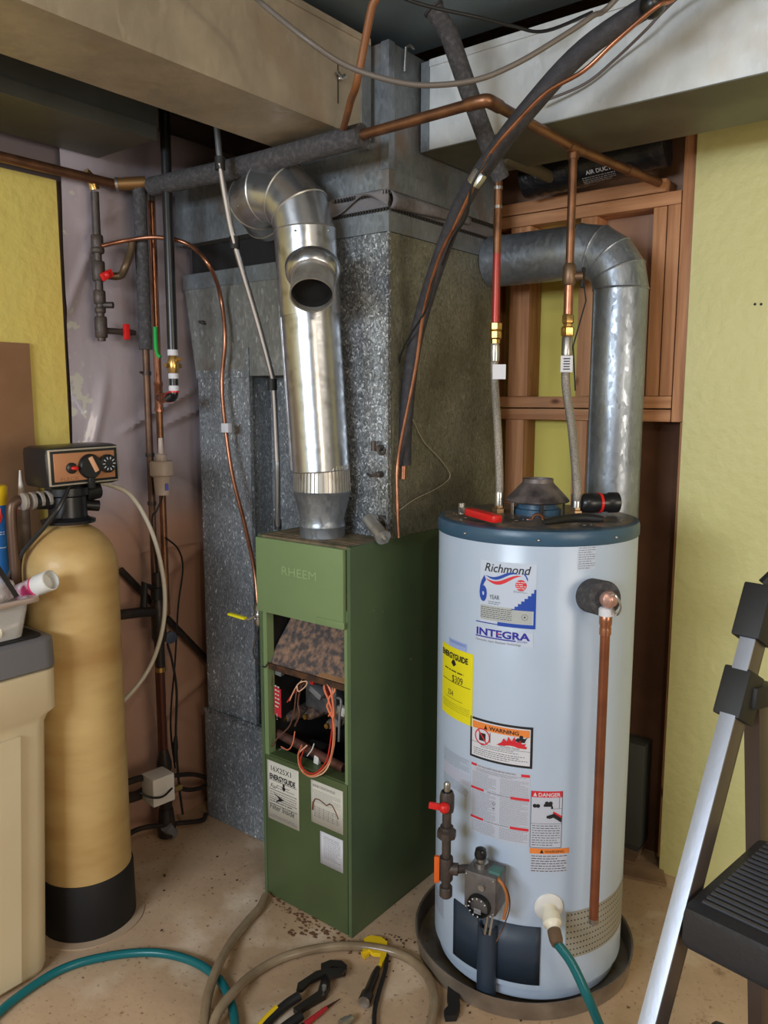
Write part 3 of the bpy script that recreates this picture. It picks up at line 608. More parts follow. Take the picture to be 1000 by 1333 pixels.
mb = MB(); P2.text(mb, '!', -.006, -.055, .03); P2.lines(mb, -.012, -.02, .012, .055, 6, .5); mb.build('tag_print', PAPER, tg)
# papers on the lower door
PF = Print(lambda u, v, o: V((u, FY-.0012-o, v)))
def paper(name, tl, brp, m=PAPER):
    a = at(*tl, Y=FY-.001); b = at(*brp, Y=FY-.001); mb = MB(); PF.rect(mb, a.x, b.z, b.x, a.z, .0004)
    return mb.build(name, m, fu, normals=True, solid=.0004), a.x, a.z, b.x, b.z
e, x0, z1, x1, z0 = paper('energy_guide_sheet', (348, 988), (390, 1082)); w = x1-x0; h = z1-z0
mb = MB(); PF.text(mb, '16X25X1', x0+.012, z1-.030, .024); PF.text(mb, 'ENERGYGUIDE', x0+.010, z1-.056, .0225, bold=.04, xs=.72)
PF.text(mb, 'Filter Inside', x0+.008, z0+.035, .026, xs=.85, shear=.2); PF.text(mb, 'For', x0+.012, z1-.085, .02, shear=.3)
for f in (.52, .36, .68, .27): PF.rect(mb, x0+.008, z0+h*f, x1-.008, z0+h*f+.0016, .0012)
PF.poly(mb, [(x0+w*.5, z1-.060), (x0+w*.56, z1-.060), (x0+w*.56, z1-.072), (x0+w*.6, z1-.072), (x0+w*.53, z1-.084), (x0+w*.46, z1-.072), (x0+w*.5, z1-.072)], .0012)
PF.poly(mb, [(x0+w*.2, z1-.10), (x0+w*.55, z1-.112), (x0+w*.25, z1-.128), (x0+w*.38, z1-.113)], .0012)
mb.build('print', INK, e); mb = MB(); PF.lines(mb, x0+.01, z0+h*.38, x1-.01, z0+h*.50, 3, .4); PF.lines(mb, x0+.01, z0+.008, x1-.01, z0+h*.1, 2, .4); PF.lines(mb, x0+.01, z0+h*.30, x1-.01, z0+h*.35, 1, .5); PF.lines(mb, x0+w*.3, z0+h*.56, x1-.01, z0+h*.64, 2, .4); mb.build('fine_print', INKG, e)
e, x0, z1, x1, z0 = paper('instruction_sheet', (405, 1014), (447, 1087)); w = x1-x0; h = z1-z0
mb = MB(); PF.text(mb, 'BURNER OPERATION RULES', x0+.008, z1-.018, .011, xs=.62); PF.lines(mb, x0+.008, z0+h*.5, x1-.008, z1-.026, 10, .35)
for i in range(6): PF.rect(mb, x0+w*(.12+.14*i), z0+.02, x0+w*(.12+.14*i)+.001, z0+h*.42, .0011)
PF.lines(mb, x0+.012, z0+.02, x1-.012, z0+h*.42, 6, .3); mb.build('fine_print', INKG, e)
mb = MB(); mb.tube([PF.mp(x0+w*a, z0+h*b, .001) for a, b in ((.06, .3), (.08, .48), (.14, .58), (.26, .6), (.4, .56), (.5, .53), (.6, .6), (.68, .58), (.78, .46), (.86, .32))], [.004, .0035, .002, .0018, .0018, .002, .0022, .002, .002, .0015], 4)
mb.build('stain', mat('rust_stain', (110, 66, 44), .8), e)
e, x0, z1, x1, z0 = paper('service_sheet', (417, 1081), (447, 1137), PAPERW); w = x1-x0; h = z1-z0
mb = MB(); PF.lines(mb, x0+.014, z0+.02, x1-.008, z1-.01, 13, .35); mb.build('fine_print', INKG, e)
# side panel screws and dents
sc = MB()
for a, b in ((535, 858), (487, 795), (499, 796)): 
    p = at(a, b, X=FX1); sc.cyl(p, p+V((.002, 0, 0)), .003, 8)
sc.build('screw', STEEL, fu)
# hanging silver canister on the plenum bottom corner
cn = thing('vent_damper_plug', at(492, 690, Y=PY-.04), 'small silver cylinder plug hanging at the bottom corner of the plenum', 'fitting')
p = at(480, 676, Y=PY-.045); q = at(497, 697, Y=PY-.075); d = (q-p).normalized()
MB().cyl(p, q, .019, 18).build('body', ALU_DULL, cn); MB().cyl(q, q+d*.012, .022, 18).build('collar', ALU_DULL, cn); MB().cyl(q+d*.012, q+d*.03, .007, 12).build('nipple', STEEL, cn)
p2 = at(497, 682, Y=PY-.02); MB().tube(arc(p2, (1, 0, 0), (0, 0, 1), .02, -2.2, 2.0, 10), .006, 8).cyl(p2+V((0, .018, 0)), p2, .008, 10).build('bracket', IRON, cn)
# ================================================================ FURNACE FLUE
fp = thing('furnace_flue_pipe', (VX, VY, FZ), 'shiny silver flue pipe with open side port rising from the green furnace', 'pipe')
dv = lambda y: (at(700, y, Y=VY))
zc1 = at(420, 640, Y=VY).z; zc2 = at(420, 618, Y=VY).z
MB().lathe([(.066, -.006), (.066, .028), (.0675, .03), (.066, .034), (.064, .05), (.083, .05+(zc1-FZ-.05)), (.085, zc1-FZ+.002), (.083, zc1-FZ+.004)], (VX, VY, FZ), n=36).build('increaser', G_PIPE, fp)
mb = MB(); n = 44; h0 = zc1-FZ+.004; h1 = zc2-FZ+.03
for k in range(n):
    a = 6.2832*k/n; mb.bar((VX+.081*math.cos(a), VY+.081*math.sin(a), FZ+h0), (VX+.077*math.cos(a), VY+.077*math.sin(a), FZ+h1), .006, .004, (math.cos(a), math.sin(a), 0))
mb.lathe([(.079, h0), (.075, h1)], (VX, VY, FZ), n=36).build('crimped_collar', ALU_DULL, fp)
PA = at(418, 612, Y=VY); PB = at(397, 300, Y=VY-.03); RP = .083; ax = (PB-PA).normalized()
JL = PA+(PB-PA)*.70
MB().lathe([(RP, 0), (RP+.001, .002), (RP, .004), (RP, (JL-PA).length-.02)], PA, ax, 40).build('long_pipe', ALU, fp)
MB().lathe([(RP+.003, 0), (RP+.003, (PB-JL).length+.029)], JL-ax*.03, ax, 40).build('tee_body', ALU, fp)
seam = V((-.75, -.66, 0)).normalized()
MB().bar(PA+seam*(RP+.001), JL+seam*(RP+.001), .004, .006, seam).build('lock_seam', ALU, fp)
hc = at(406, 384, Y=VY-.15); vdir = V((.42, -.50, -.76)).normalized()
SO = ax.cross(V((0, -1, 0))).normalized()
MB().lathe([(.074, .0), (.071, .02), (.064, .034), (.0565, .040)], hc-vdir*.10, vdir, 32, closed=False).build('port_saddle', ALU, fp, solid=.002)
MB().lathe([(.056, -.12), (.056, .0), (.058, .002), (.054, .002), (.053, -.06)], hc, vdir, 32, closed=False).build('port_stub', ALU_DULL, fp)
MB().lathe([(.0522, -.05), (.0525, -.012), (.0522, -.030), (.0, -.031)], hc, vdir, 24).build('port_shade_plug', mat('port_dark', (10, 9, 9), .95), fp)  # black plug put in for the darkness inside the open port
# gored elbows: up and over to the left, then away to the back
def gores(path, r, m, parent, bead, t0, t1):
    n = len(path); T = []
    for i in range(n):
        t = (path[min(i+1, n-1)]-path[max(i-1, 0)]).normalized(); T.append(t)
    T[0], T[-1] = V(t0).normalized(), V(t1).normalized()
    def ringp(i):
        u = V((.2, .3, .9)); u = (u-T[i]*u.dot(T[i])).normalized(); w = T[i].cross(u)
        return [path[i]+(u*math.cos(6.28318*k/40)+w*math.sin(6.28318*k/40))*r for k in range(40)]
    for i in range(n-1):
        mb = MB(); A, B = ringp(i), ringp(i+1); best = min(range(40), key=lambda s_: sum((A[k]-B[(k+s_) % 40]).length for k in range(0, 40, 8)))
        mb._add(A+B, [(k, (k+1) % 40, 40+(k+1+best) % 40, 40+(k+best) % 40) for k in range(40)]); mb.build('elbow_gore', m, parent)
    for i in range(n):
        MB().lathe([(r, -.003), (r+.0022, 0), (r, .003)], path[i], T[i], 40, closed=False).build('gore_bead', bead, parent)
hd = (V((-1, -.12, 0))-ax*V((-1, -.12, 0)).dot(ax)).normalized(); rad = .118
cen = PB+hd*rad
pts = [cen-hd*rad*math.cos(a)+ax*rad*math.sin(a) for a in [math.radians(x) for x in (0, 28, 58, 88)]]
e1_ = pts[-1]; h3 = V((-.25, .95, -.2)); h3 = (h3-hd*h3.dot(hd)).normalized(); r3_ = .085; cen2 = e1_+h3*r3_
pts += [cen2-h3*r3_*math.cos(a)+hd*r3_*math.sin(a) for a in [math.radians(x) for x in (45, 90)]]
gores(pts, RP+.001, ALU, fp, ALU_DULL, ax, h3)
MB().tube([pts[-1], pts[-1]+h3*.03], [RP, RP], 36).build('horizontal_pipe', ALU, fp)
mb = MB()
for a, b in ((424, 346), (384, 300), (428, 300), (310, 268)):
    p = at(a, b, Y=VY-.11); mb.sphere(p, .003, n=8)
mb.build('screw', STEEL, fp)

# ================================================================ WATER HEATER
HR = .2575; HT = 1.230; H0 = .05
HC = at(699, 680, D=2.112); HC.z = 0
F0 = V((-HC.x, -HC.y, 0)).normalized()                 # towards the viewpoint
Rr = V((-F0.y, F0.x, 0))                                # to the right when facing the heater
wh = thing('water_heater', (HC.x, HC.y, 0.012), 'white cylindrical water heater with blue top standing in a metal pan', 'water heater')
MB().lathe([(HR-.012, H0-.03), (HR-.012, H0), (HR, H0+.004), (HR, HT-.034), (HR-.002, HT-.030)], HC, n=96).build('tank_jacket', WHITEE, wh)
MB().lathe([(HR+.0015, HT-.037), (HR+.003, HT-.035), (HR+.003, HT-.012), (HR, HT-.003), (HR-.012, HT)], HC, n=96).build('top_cap', CAPBLUE, wh)
MB().lathe([(HR-.012, HT+.0005), (HR-.02, HT-.001+.0035), (.02, HT+.006)], HC, n=64).build('cap_top', CAPTOP, wh)
def HM(u, v, o): 
    a = u/HR; return HC+(F0*math.cos(a)+Rr*math.sin(a))*(HR+o)+V((0, 0, v))
def hcyl(a, b):
    d = cf + CR*((a-500)/FPX) - CU*((b-666.5)/FPX); o = EYE-HC
    A = d.x**2+d.y**2; B = 2*(o.x*d.x+o.y*d.y); C = o.x**2+o.y**2-HR**2; disc = max(B*B-4*A*C, 0)
    t = (-B-math.sqrt(disc))/(2*A); p = EYE+d*t; r = p-HC
    return math.atan2(r.dot(Rr), r.dot(F0))*HR, p.z
PH = Print(HM)
def sticker(name, tl, brp, m, off=.0006, n=10, lb=None):
    u0, v1 = hcyl(*tl); u1, v0 = hcyl(*brp); mb = MB(); PH.rect(mb, u0, v0, u1, v1, off, n)
    o = mb.build(name, m, wh); 
    if lb: lab(o, lb)
    return o, u0, v0, u1, v1
for a in (-.72, 0.02, .8):
    d = F0*math.cos(a)+Rr*math.sin(a); p = HC+d*(HR+.003)+V((0, 0, HT-.022)); MB().sphere(p, .004, n=10).build('screw', STEEL, wh)
# brand sticker
e, u0, v0, u1, v1 = sticker('brand_sticker', (626, 728), (697, 817), DECAL, lb='pale brand sticker with blue numeral 6'); w = u1-u0; h = v1-v0
mb = MB(); PH.text(mb, 'Richmond', u0+w*.08, v1-h*.17, h*.19, shear=.25, xs=.95, bold=.01); PH.text(mb, 'YEAR', u0+w*.19, v0+h*.39, h*.10, xs=.72); PH.lines(mb, u0+w*.17, v0+h*.30, u0+w*.44, v0+h*.36, 2, .4); PH.lines(mb, u0+w*.02, v0+h*.07, u0+w*.6, v0+h*.26, 6, .4); PH.lines(mb, u0+w*.62, v1-h*.47, u0+w*.86, v1-h*.43, 2, .4)
PH.disc(mb, u0+w*.82, v0+h*.15, h*.05, inner=h*.045); PH.poly(mb, [(u0+w*.80, v0+h*.14), (u0+w*.84, v0+h*.14), (u0+w*.82, v0+h*.175)])
mb.build('print_black', INK, e)
mb = MB(); PH.rect(mb, u0+w*.02, v0+h*.04, u0+w*.95, v0+h*.28, .0009); mb.build('print_panel', mat('decal_panel', (168, 172, 172), .5), e)
mb = MB(); PH.text(mb, '6', u0-.001, v0+h*.36, h*.53, bold=.045, xs=.50)
st_ = [(u0+w*.97, v1-h*.42)]
for i in range(7): st_ += [(u0+w*(.97-.055*(i)), v1-h*(.44+.05*i)), (u0+w*(.97-.055*(i+1)), v1-h*(.44+.05*i))]
ptsb = [(u0+w*.99, v1-h*.40)]
x = u0+w*.99; y = v1-h*.44
for i in range(7): PH.rect(mb, u0+w*(.92-.055*i), v0+h*.255, u0+w*(.975-.055*i), v1-h*(.46+.045*i), .0012)
PH.rect(mb, u0+w*.965, v0-.002, u0+w*1.0, v1-h*.40, .0013); PH.rect(mb, u0+w*.35, v0-.004, u0+w*1.0, v0+h*.035, .0014)
c = [(i/16) for i in range(17)]
for a, b in zip(c, c[1:]):
    f = lambda t: v1-h*.235-h*.06*math.sin(t*5.2)
    PH.poly(mb, [(u0+w*(.1+.6*a), f(a)), (u0+w*(.1+.6*b), f(b)), (u0+w*(.1+.6*b), f(b)+h*.055*math.sin(b*3.14)), (u0+w*(.1+.6*a), f(a)+h*.055*math.sin(a*3.14))], .0013)
PH.poly(mb, [(u0+w*.76, v1-h*.14), (u0+w*.82, v1-h*.17), (u0+w*.86, v1-h*.24), (u0+w*.855, v1-h*.28), (u0+w*.82, v1-h*.21)])
mb.build('print_blue', INKB, e)
mb = MB()
for a, b in zip(c, c[1:]):
    f = lambda t: v1-h*.285-h*.085*math.sin(t*4.6)
    PH.poly(mb, [(u0+w*(.1+.66*a), f(a)), (u0+w*(.1+.66*b), f(b)), (u0+w*(.1+.66*b), f(b)+h*.065*math.sin(b*3.14)), (u0+w*(.1+.66*a), f(a)+h*.065*math.sin(a*3.14))], .0011)
PH.disc(mb, u0+w*.745, v1-h*.345, h*.088, .0014); mb.build('print_red', INKR, e)
mb = MB(); PH.lines(mb, u0+w*.66, v1-h*.41, u0+w*.83, v1-h*.28, 4, .5, off=.0018); mb.build('print_white', PAPERW, e)
e, u0, v0, u1, v1 = sticker('system_sticker', (620, 814), (694, 843), DECAL, .0007); w = u1-u0; h = .046; v1 = v0+h
mb = MB(); PH.text(mb, 'INTEGRA', u0+.001, v0+.016, .0245, bold=.035, xs=1.34); PH.rect(mb, u0, v1+.0005, u1, v1+.0028, .0013); PH.rect(mb, u0, v0+.0105, u0+w*.72, v0+.0135, .0013); PH.text(mb, 'SYSTEM', u0+w*.74, v0+.009, .0065, xs=1.1); mb.build('print_blue', mat('violet_blue_ink', (40, 40, 150), .5), e)
mb = MB(); PH.text(mb, 'Flammable Vapor Resistant Technology', u0, v0+.001, .0075, shear=.2, xs=.98); mb.build('print_grey', INKG, e)
mb = MB(); PH.rect(mb, u0+w*.40, v0+.0235, u0+w*.455, v0+.0265, .0016); mb.build('print_red', INKR, e)
e, u0, v0, u1, v1 = sticker('fine_print_sticker', (753, 708), (775, 741), DECAL); mb = MB(); PH.lines(mb, u0+.002, v0+.002, u1-.002, v1-.002, 11, .4); mb.build('print_grey', INKG, e)
e, u0, v0, u1, v1 = sticker('energy_guide_sticker', (577, 834), (615, 946), YEL_SIGN, lb='yellow energy guide sticker'); w = u1-u0; h = v1-v0
mb = MB(); PH.text(mb, 'ENERGYGUIDE', u0+.003, v1-.030, .021, bold=.04, xs=w/.165); PH.text(mb, '$309', u0+w*.42, v0+h*.52, .026, xs=.85); PH.text(mb, '254', u0+w*.28, v0+h*.31, .02, xs=.85)
PH.poly(mb, [(u0+w*.44, v1-.032), (u0+w*.5, v1-.032), (u0+w*.55, v1-.042), (u0+w*.47, v1-.05), (u0+w*.39, v1-.042)])
PH.rect(mb, u0+.008, v0+h*.505, u1-.008, v0+h*.513, .0012); PH.rect(mb, u0+w*.2, v0+h*.27, u1-w*.25, v0+h*.275, .0012); PH.lines(mb, u0+.01, v0+.02, u1-.01, v0+h*.22, 4, .25); PH.lines(mb, u0+.02, v0+h*.64, u1-.02, v0+h*.7, 1, .4); mb.build('print_black', INK, e)
e, u0, v0, u1, v1 = sticker('blue_tab_sticker', (585, 829), (608, 851), mat('decal_blue', (150, 168, 214), .5), .0005); mb = MB(); PH.lines(mb, u0+.005, v0+.014, u1-.004, v1-.003, 2, .4); mb.build('print_blue', INKB, e)
e, u0, v0, u1, v1 = sticker('flammable_warning_sticker', (613, 931), (693, 1001), INK, lb='black bordered flammable vapour warning sticker'); w = u1-u0; h = v1-v0; b = .006
mb = MB(); PH.rect(mb, u0+b, v0+b, u1-b, v1-b, .0010, 10); mb.build('white_panel', PAPERW, e)
mb = MB(); PH.rect(mb, u0+b+.002, v1-b-.021, u1-b-.002, v1-b-.003, .0014, 8); mb.build('orange_bar', ORANGE, e)
mb = MB(); PH.text(mb, 'WARNING', u0+w*.34, v1-b-.017, .0135, bold=.02, xs=1.15, off=.0022); PH.poly(mb, [(u0+w*.25, v1-b-.018), (u0+w*.31, v1-b-.018), (u0+w*.28, v1-b-.006)], .0018)
PH.rect(mb, u0+w*.17, v0+h*.47, u0+w*.28, v0+h*.66, .0015); PH.rect(mb, u0+b, v0+h*.40, u1-b, v0+h*.408, .0015); PH.rect(mb, u0+w*.35, v0+h*.47, u0+w*.36, v0+h*.72, .0015)
PH.disc(mb, u0+w*.83, v0+h*.74, .005, .0015, 10); PH.poly(mb, [(u0+w*.78, v0+h*.62), (u0+w*.88, v0+h*.62), (u0+w*.9, v0+h*.7), (u0+w*.93, v0+h*.78), (u0+w*.89, v0+h*.72), (u0+w*.78, v0+h*.72), (u0+w*.74, v0+h*.66)], .0032)
PH.text(mb, 'Flammable Vapors', u0+w*.5, v0+h*.43, .0068); PH.lines(mb, u0+w*.2, v0+h*.3, u1-w*.2, v0+h*.385, 2, .4); PH.lines(mb, u0+b+.006, v0+b+.003, u1-b-.004, v0+h*.28, 4, .4); mb.build('print_black', INK, e)
mb = MB(); PH.disc(mb, u0+w*.225, v0+h*.575, .0215, .0019, 24, inner=.0185); PH.poly(mb, [(u0+w*.15, v0+h*.70), (u0+w*.165, v0+h*.72), (u0+w*.305, v0+h*.44), (u0+w*.29, v0+h*.42)], .0019)
fl_ = [(.46, .47), (.54, .56), (.57, .66), (.62, .60), (.64, .72), (.69, .62), (.73, .74), (.76, .61), (.82, .66), (.84, .58), (.90, .60), (.88, .54), (.92, .52), (.9, .47)]
PH.poly(mb, [(u0+w*a, v0+h*c_) for a, c_ in fl_], .0030); mb.build('print_red', INKR, e)
e, u0, v0, u1, v1 = sticker('instruction_sticker', (614, 991), (688, 1100), mat('decal_light', (186, 190, 204), .45)); w = u1-u0; h = v1-v0
for f in (.965, .63, .205):
    mb = MB(); PH.rect(mb, u0+.001, v0+h*f, u0+w*(.11 if f > .9 else .25), v0+h*f+.006, .0012); mb.build('red_bar', INKR, e)
    mb = MB(); PH.rect(mb, u0+w*(.86 if f > .9 else .7), v0+h*f-.002, u1-.001, v0+h*f+.005, .0012); mb.build('red_bar', INKR, e)
mb = MB(); PH.text(mb, 'FOR YOUR SAFETY READ BEFORE OPERATING', u0+w*.13, v0+h*.965, .0062, xs=.78); PH.text(mb, 'OPERATING INSTRUCTIONS', u0+w*.3, v0+h*.63, .0058, xs=.85); PH.text(mb, 'TO TURN OFF GAS TO APPLIANCE', u0+w*.26, v0+h*.205, .0052, xs=.8)
PH.lines(mb, u0+w*.1, v0+h*.90, u1-w*.06, v0+h*.95, 3, .4)
for a, b, n_ in ((.66, .89, 12), (.235, .62, 20), (.02, .19, 8)):
    PH.lines(mb, u0+w*.03, v0+h*a, u0+w*.46, v0+h*b, n_, .32); PH.lines(mb, u0+w*.53, v0+h*a, u1-w*.02, v0+h*b, n_, .32)
PH.disc(mb, u0+w*.43, v0+h*.5, .004, .0013, 10, inner=.003); PH.poly(mb, [(u0+w*.4, v0+h*.42), (u0+w*.45, v0+h*.42), (u0+w*.425, v0+h*.445)]); mb.build('print_grey', INKG, e)
e, u0, v0, u1, v1 = sticker('specification_sticker', (578, 968), (612, 1040), mat('decal_pale', (180, 192, 212), .4)); w = u1-u0; h = v1-v0
mb = MB(); PH.lines(mb, u0+.004, v0+h*.62, u1-.004, v1-.002, 10, .35); PH.lines(mb, u0+.004, v0+.003, u1-.004, v0+h*.3, 8, .35); mb.build('print_grey', INKG, e)
mb = MB(); PH.lines(mb, u0+.004, v0+h*.31, u1-.004, v0+h*.6, 7, .3); mb.build('print_red', mat('pale_red_ink', (200, 150, 160), .5), e)
e, u0, v0, u1, v1 = sticker('danger_sticker', (692, 1029), (730, 1103), mat('decal_light2', (186, 190, 204), .45), lb='scald danger sticker with red header'); w = u1-u0; h = v1-v0
mb = MB(); PH.rect(mb, u0, v1-.016, u1, v1, .0012, 6); PH.poly(mb, [(u0+w*.70, v0+h*.61), (u1, v0+h*.52), (u1, v0+h*.56), (u0+w*.72, v0+h*.65)], .0013); mb.build('print_red', INKR, e)
mb = MB(); PH.text(mb, 'DANGER', u0+w*.22, v1-.0135, .0135, bold=.02, off=.0018, xs=.98); PH.poly(mb, [(u0+w*.06, v1-.013), (u0+w*.18, v1-.013), (u0+w*.12, v1-.003)], .0018); mb.build('print_white', PAPERW, e)
mb = MB()
for (a0, b0, a1, b1) in ((0, 0, 0, 1), (1, 0, 1, 1)): PH.rect(mb, u0+w*a0-.0005, v0, u0+w*a0+.0005, v1, .0013)
PH.rect(mb, u0, v0-.0005, u1, v0+.0005, .0013); PH.rect(mb, u0, v0+h*.425, u1, v0+h*.43, .0013); PH.rect(mb, u1-w*.1, v0+h*.7, u1-w*.09, v1-.016, .0013); PH.rect(mb, u0+w*.66, v0+h*.69, u1, v0+h*.695, .0013)
for a in (.12, .22, .5, .62): PH.disc(mb, u0+w*a, v0+h*(.74 if a < .4 else .79), .0052, .0013, 10)
PH.rect(mb, u0+w*.4, v0+h*.73, u0+w*.68, v0+h*.775, .0013); PH.rect(mb, u0+w*.64, v0+h*.69, u0+w*.70, v0+h*.74, .0013)
PH.poly(mb, [(u0+w*.50, v0+h*.53), (u0+w*.62, v0+h*.52), (u0+w*.72, v0+h*.54), (u0+w*.98, v0+h*.45), (u0+w*.98, v0+h*.53), (u0+w*.74, v0+h*.61), (u0+w*.5, v0+h*.57)], .002)
PH.lines(mb, u0+.004, v0+.004, u1-.004, v0+h*.41, 9, .35); mb.build('print_black', INK, e)
e, u0, v0, u1, v1 = sticker('lower_warning_sticker', (691, 1104), (738, 1134), mat('decal_light3', (186, 190, 204), .45)); w = u1-u0; h = v1-v0
mb = MB(); PH.rect(mb, u0-.002, v1-.013, u1+.003, v1+.001, .0012, 6); mb.build('print_orange', ORANGE, e)
mb = MB(); PH.text(mb, 'WARNING', u0+w*.37, v1-.010, .0095, off=.0018, xs=1.05); PH.poly(mb, [(u0+w*.24, v1-.011), (u0+w*.34, v1-.011), (u0+w*.29, v1-.001)], .0018); PH.lines(mb, u0+.002, v0, u1-.002, v1-.016, 7, .4); mb.build('print_black', INK, e)
e, u0, v0, u1, v1 = sticker('narrow_print_sticker', (568, 1150), (577, 1196), mat('decal_pale2', (178, 190, 210), .4)); mb = MB(); PH.lines(mb, u0+.003, v0, u1, v1, 10, .4); mb.build('print_grey', INKG, e)
# burner access door with central tube
u0, v1 = hcyl(592, 1180); u1, _ = hcyl(704, 1206); _, v0 = hcyl(690, 1281); v1 = max(v1, hcyl(704, 1207)[1])
mb = MB(); mb.grid(lambda a, b: HM(u0+(u1-u0)*a, v0+(v1-v0)*b, .004), 16, 1); mb.build('burner_door', DOORBLUE, wh, solid=-.004)
ud, vd = hcyl(637, 1215); p1 = HM(ud, hcyl(637, 1200)[1], .012); p0 = HM(ud, hcyl(635, 1290)[1], .012)
MB().lathe([(.024, 0), (.025, .004), (.025, (p1-p0).z-.004), (.024, (p1-p0).z), (.019, (p1-p0).z), (.018, (p1-p0).z-.03), (.0, (p1-p0).z-.031)], p0, n=24, closed=False).build('burner_chute', DOORBLUE, wh)
# perforated air intake band
u0, v1 = hcyl(737, 1196); u1, v0 = hcyl(800, 1232); v1 = hcyl(760, 1183)[1]; v0 = hcyl(748, 1246)[1]; u1 = HR*1.5
mb = MB(); PH.rect(mb, u0, v0, u1, v1, .0008, 14); iv = mb.build('intake_screen', mat('intake_grey', (150, 146, 134), .6), wh)
mb = MB(); nu, nv = 30, 8
for i in range(nu):
    for j in range(nv):
        uu = u0+(u1-u0)*(i+.5)/nu; vv = v0+(v1-v0)*(j+.5)/nv; PH.disc(mb, uu, vv, .0023, .0012, 6)
tag(mb.build('intake_hole', BLACK_M, iv), None, None, kind='stuff')
# T&P valve, foam sleeve, discharge pipe
ut, vt = hcyl(786, 776); N_ = (HM(ut, vt, 1)-HM(ut, vt, 0)).normalized(); N2 = (N_*.55+F0*.45+V((0, 0, .13))).normalized(); tb = HM(ut-.035, vt+.004, -.01)
tv = wh
MB().lathe([(.036, 0), (.041, .004), (.041, .078), (.038, .082), (.014, .082), (.012, .0)], tb, N2, 32).build('valve_insulation', FOAM, wh)
vp = tb+N2*.09
MB().lathe([(.012, -.01), (.018, 0), (.021, .01), (.018, .02), (.008, .026)], vp, N2, 20).build('relief_valve', mat('pinkish_brass', (190, 150, 138), .35, .6), wh)
q = vp+N2*.022; MB().tube(spline([q+V((0, 0, .012)), q+N2*.02+V((0, 0, .014)), q+N2*.022+Rr*.012+V((0, 0, -.012)), q+Rr*.014+V((0, 0, -.034)), q+Rr*.004+V((0, 0, -.02))], 4), .0025, 8).build('test_lever', STEEL, wh)
def zrow(y, xy):  # height whose projection falls on image row y, above point xy
    t = (666.5-y)/FPX; a = V((xy.x, xy.y, 0))-EYE; return (t*a.dot(cf)-a.dot(CU))/(CU.z-t*cf.z)
dp = vp+V((0, 0, -.018)); dz = zrow(1198, dp)
MB().lathe([(.012, 0), (.017, -.004), (.017, -.02), (.012, -.022)], dp, n=20).build('valve_outlet', PAPERW, wh)
dt = thing('discharge_pipe', (dp.x, dp.y, dz), 'straight copper discharge pipe running down the front of the white water heater', 'pipe')
MB().cyl(dp+V((0, 0, -.05)), (dp.x, dp.y, dz), .0112, 20).build('pipe', mat('brown_copper', (150, 92, 66), .36, .7, c2=(126, 78, 58), ns=9), dt)
MB().lathe([(.0135, -.02), (.0145, -.022), (.0145, -.04), (.0125, -.045), (.0135, -.05), (.0135, -.065)], dp, n=20).build('adapter', COPPER, dt)
MB().lathe([(.0125, 0), (.0125, .012)], (dp.x, dp.y, dz-.006), n=16).build('end_ring', STEEL, dt)
# drain valve and teal hose
ux, vx = hcyl(714, 1180); dvp = HM(ux, vx, 0); DN = (HM(ux, vx, 1)-dvp).normalized(); DN2 = (DN+V((0, 0, -.35))).normalized()
MB().lathe([(.036, -.004), (.036, .003), (.030, .008), (.018, .009)], dvp, DN, 28).build('drain_flange', WHITEP, wh)
MB().lathe([(.017, 0), (.017, .02), (.023, .022), (.023, .044), (.018, .048), (.014, .06)], dvp+DN*.005, DN2, 12).build('drain_valve', CREAM, wh)
he = dvp+DN*.005+DN2*.062
h2 = thing('drain_hose', he, 'teal garden hose screwed to the drain valve of the water heater', 'hose')
MB().lathe([(.0165, 0), (.0165, .022), (.0135, .036)], he, DN2, 20).build('hose_coupling', mat('dull_brown_metal', (120, 96, 76), .5, .4), h2)
hq = he+DN2*.03; e1 = at(760, 1290, D=1.75); e2 = at(800, 1350, D=1.6); e2.z = max(e2.z, .012)
eh = at(815, 1390, D=1.62)
def gpt(a, b, z=.0125): return at(a, b, Z=z)
MB().tube(spline([hq, at(745, 1255, D=(hq-EYE).dot(cf)-.01), at(766, 1300, D=(hq-EYE).dot(cf)-.03), at(785, 1345, D=1.88), gpt(815, 1410), gpt(930, 1480)], 8), .0115, 14).build('hose', TEAL, h2)
# gas control valve
ug, vg = hcyl(642, 1140); gp = HM(ug, vg, .05); M_ = frame(gp, Rr, (0, 0, 1)); M_ = Matrix.Translation(gp) @ Matrix((( Rr.x, F0.x, 0), (Rr.y, F0.y, 0), (0, 0, 1))).to_4x4()
gdir = (HM(ug, vg, 1)-HM(ug, vg, 0)).normalized(); gs = V((0, 0, 1)).cross(gdir).normalized()
GM = Matrix((gs, -gdir, V((0, 0, 1)))).transposed().to_4x4(); GM.translation = gp
def gl(x, y, z): return GM @ V((x, -y, z))
def gtr(x, y, z): m = GM.copy(); m.translation = gl(x, y, z); return m
gc = MB().obox(gtr(0, 0, 0), .082, .07, .10, .005).build('gas_control', mat('cast_aluminium', (122, 118, 118), .45, .6, c2=(100, 96, 96), ns=20), wh)
MB().cyl(gl(0, -.03, -.02), gl(0, -.055, -.02), .02, 16).build('control_neck', STEEL, wh)
MB().lathe([(.030, 0), (.030, .008), (.026, .014), (.026, .0)], gl(.0, .034, -.03), gdir, 28).build('temperature_dial', BLACK, wh)
mb = MB()
for k in range(9): a = .6+k*.52; mb.bar(gl(.021*math.cos(a), .0485, -.03+.021*math.sin(a)), gl(.025*math.cos(a), .0485, -.03+.025*math.sin(a)), .0025, .001, gdir)
for k in range(4): mb.bar(gl(-.009, .0482, -.034-.0035*k), gl(.009, .0482, -.034-.0035*k), .0006, .0012, gdir)
mb.build('dial_marks', PAPERW, wh)
MB().cyl(gl(.005, .03, .018), gl(.005, .04, .018), .008, 16).build('reset_button', STEEL, wh)
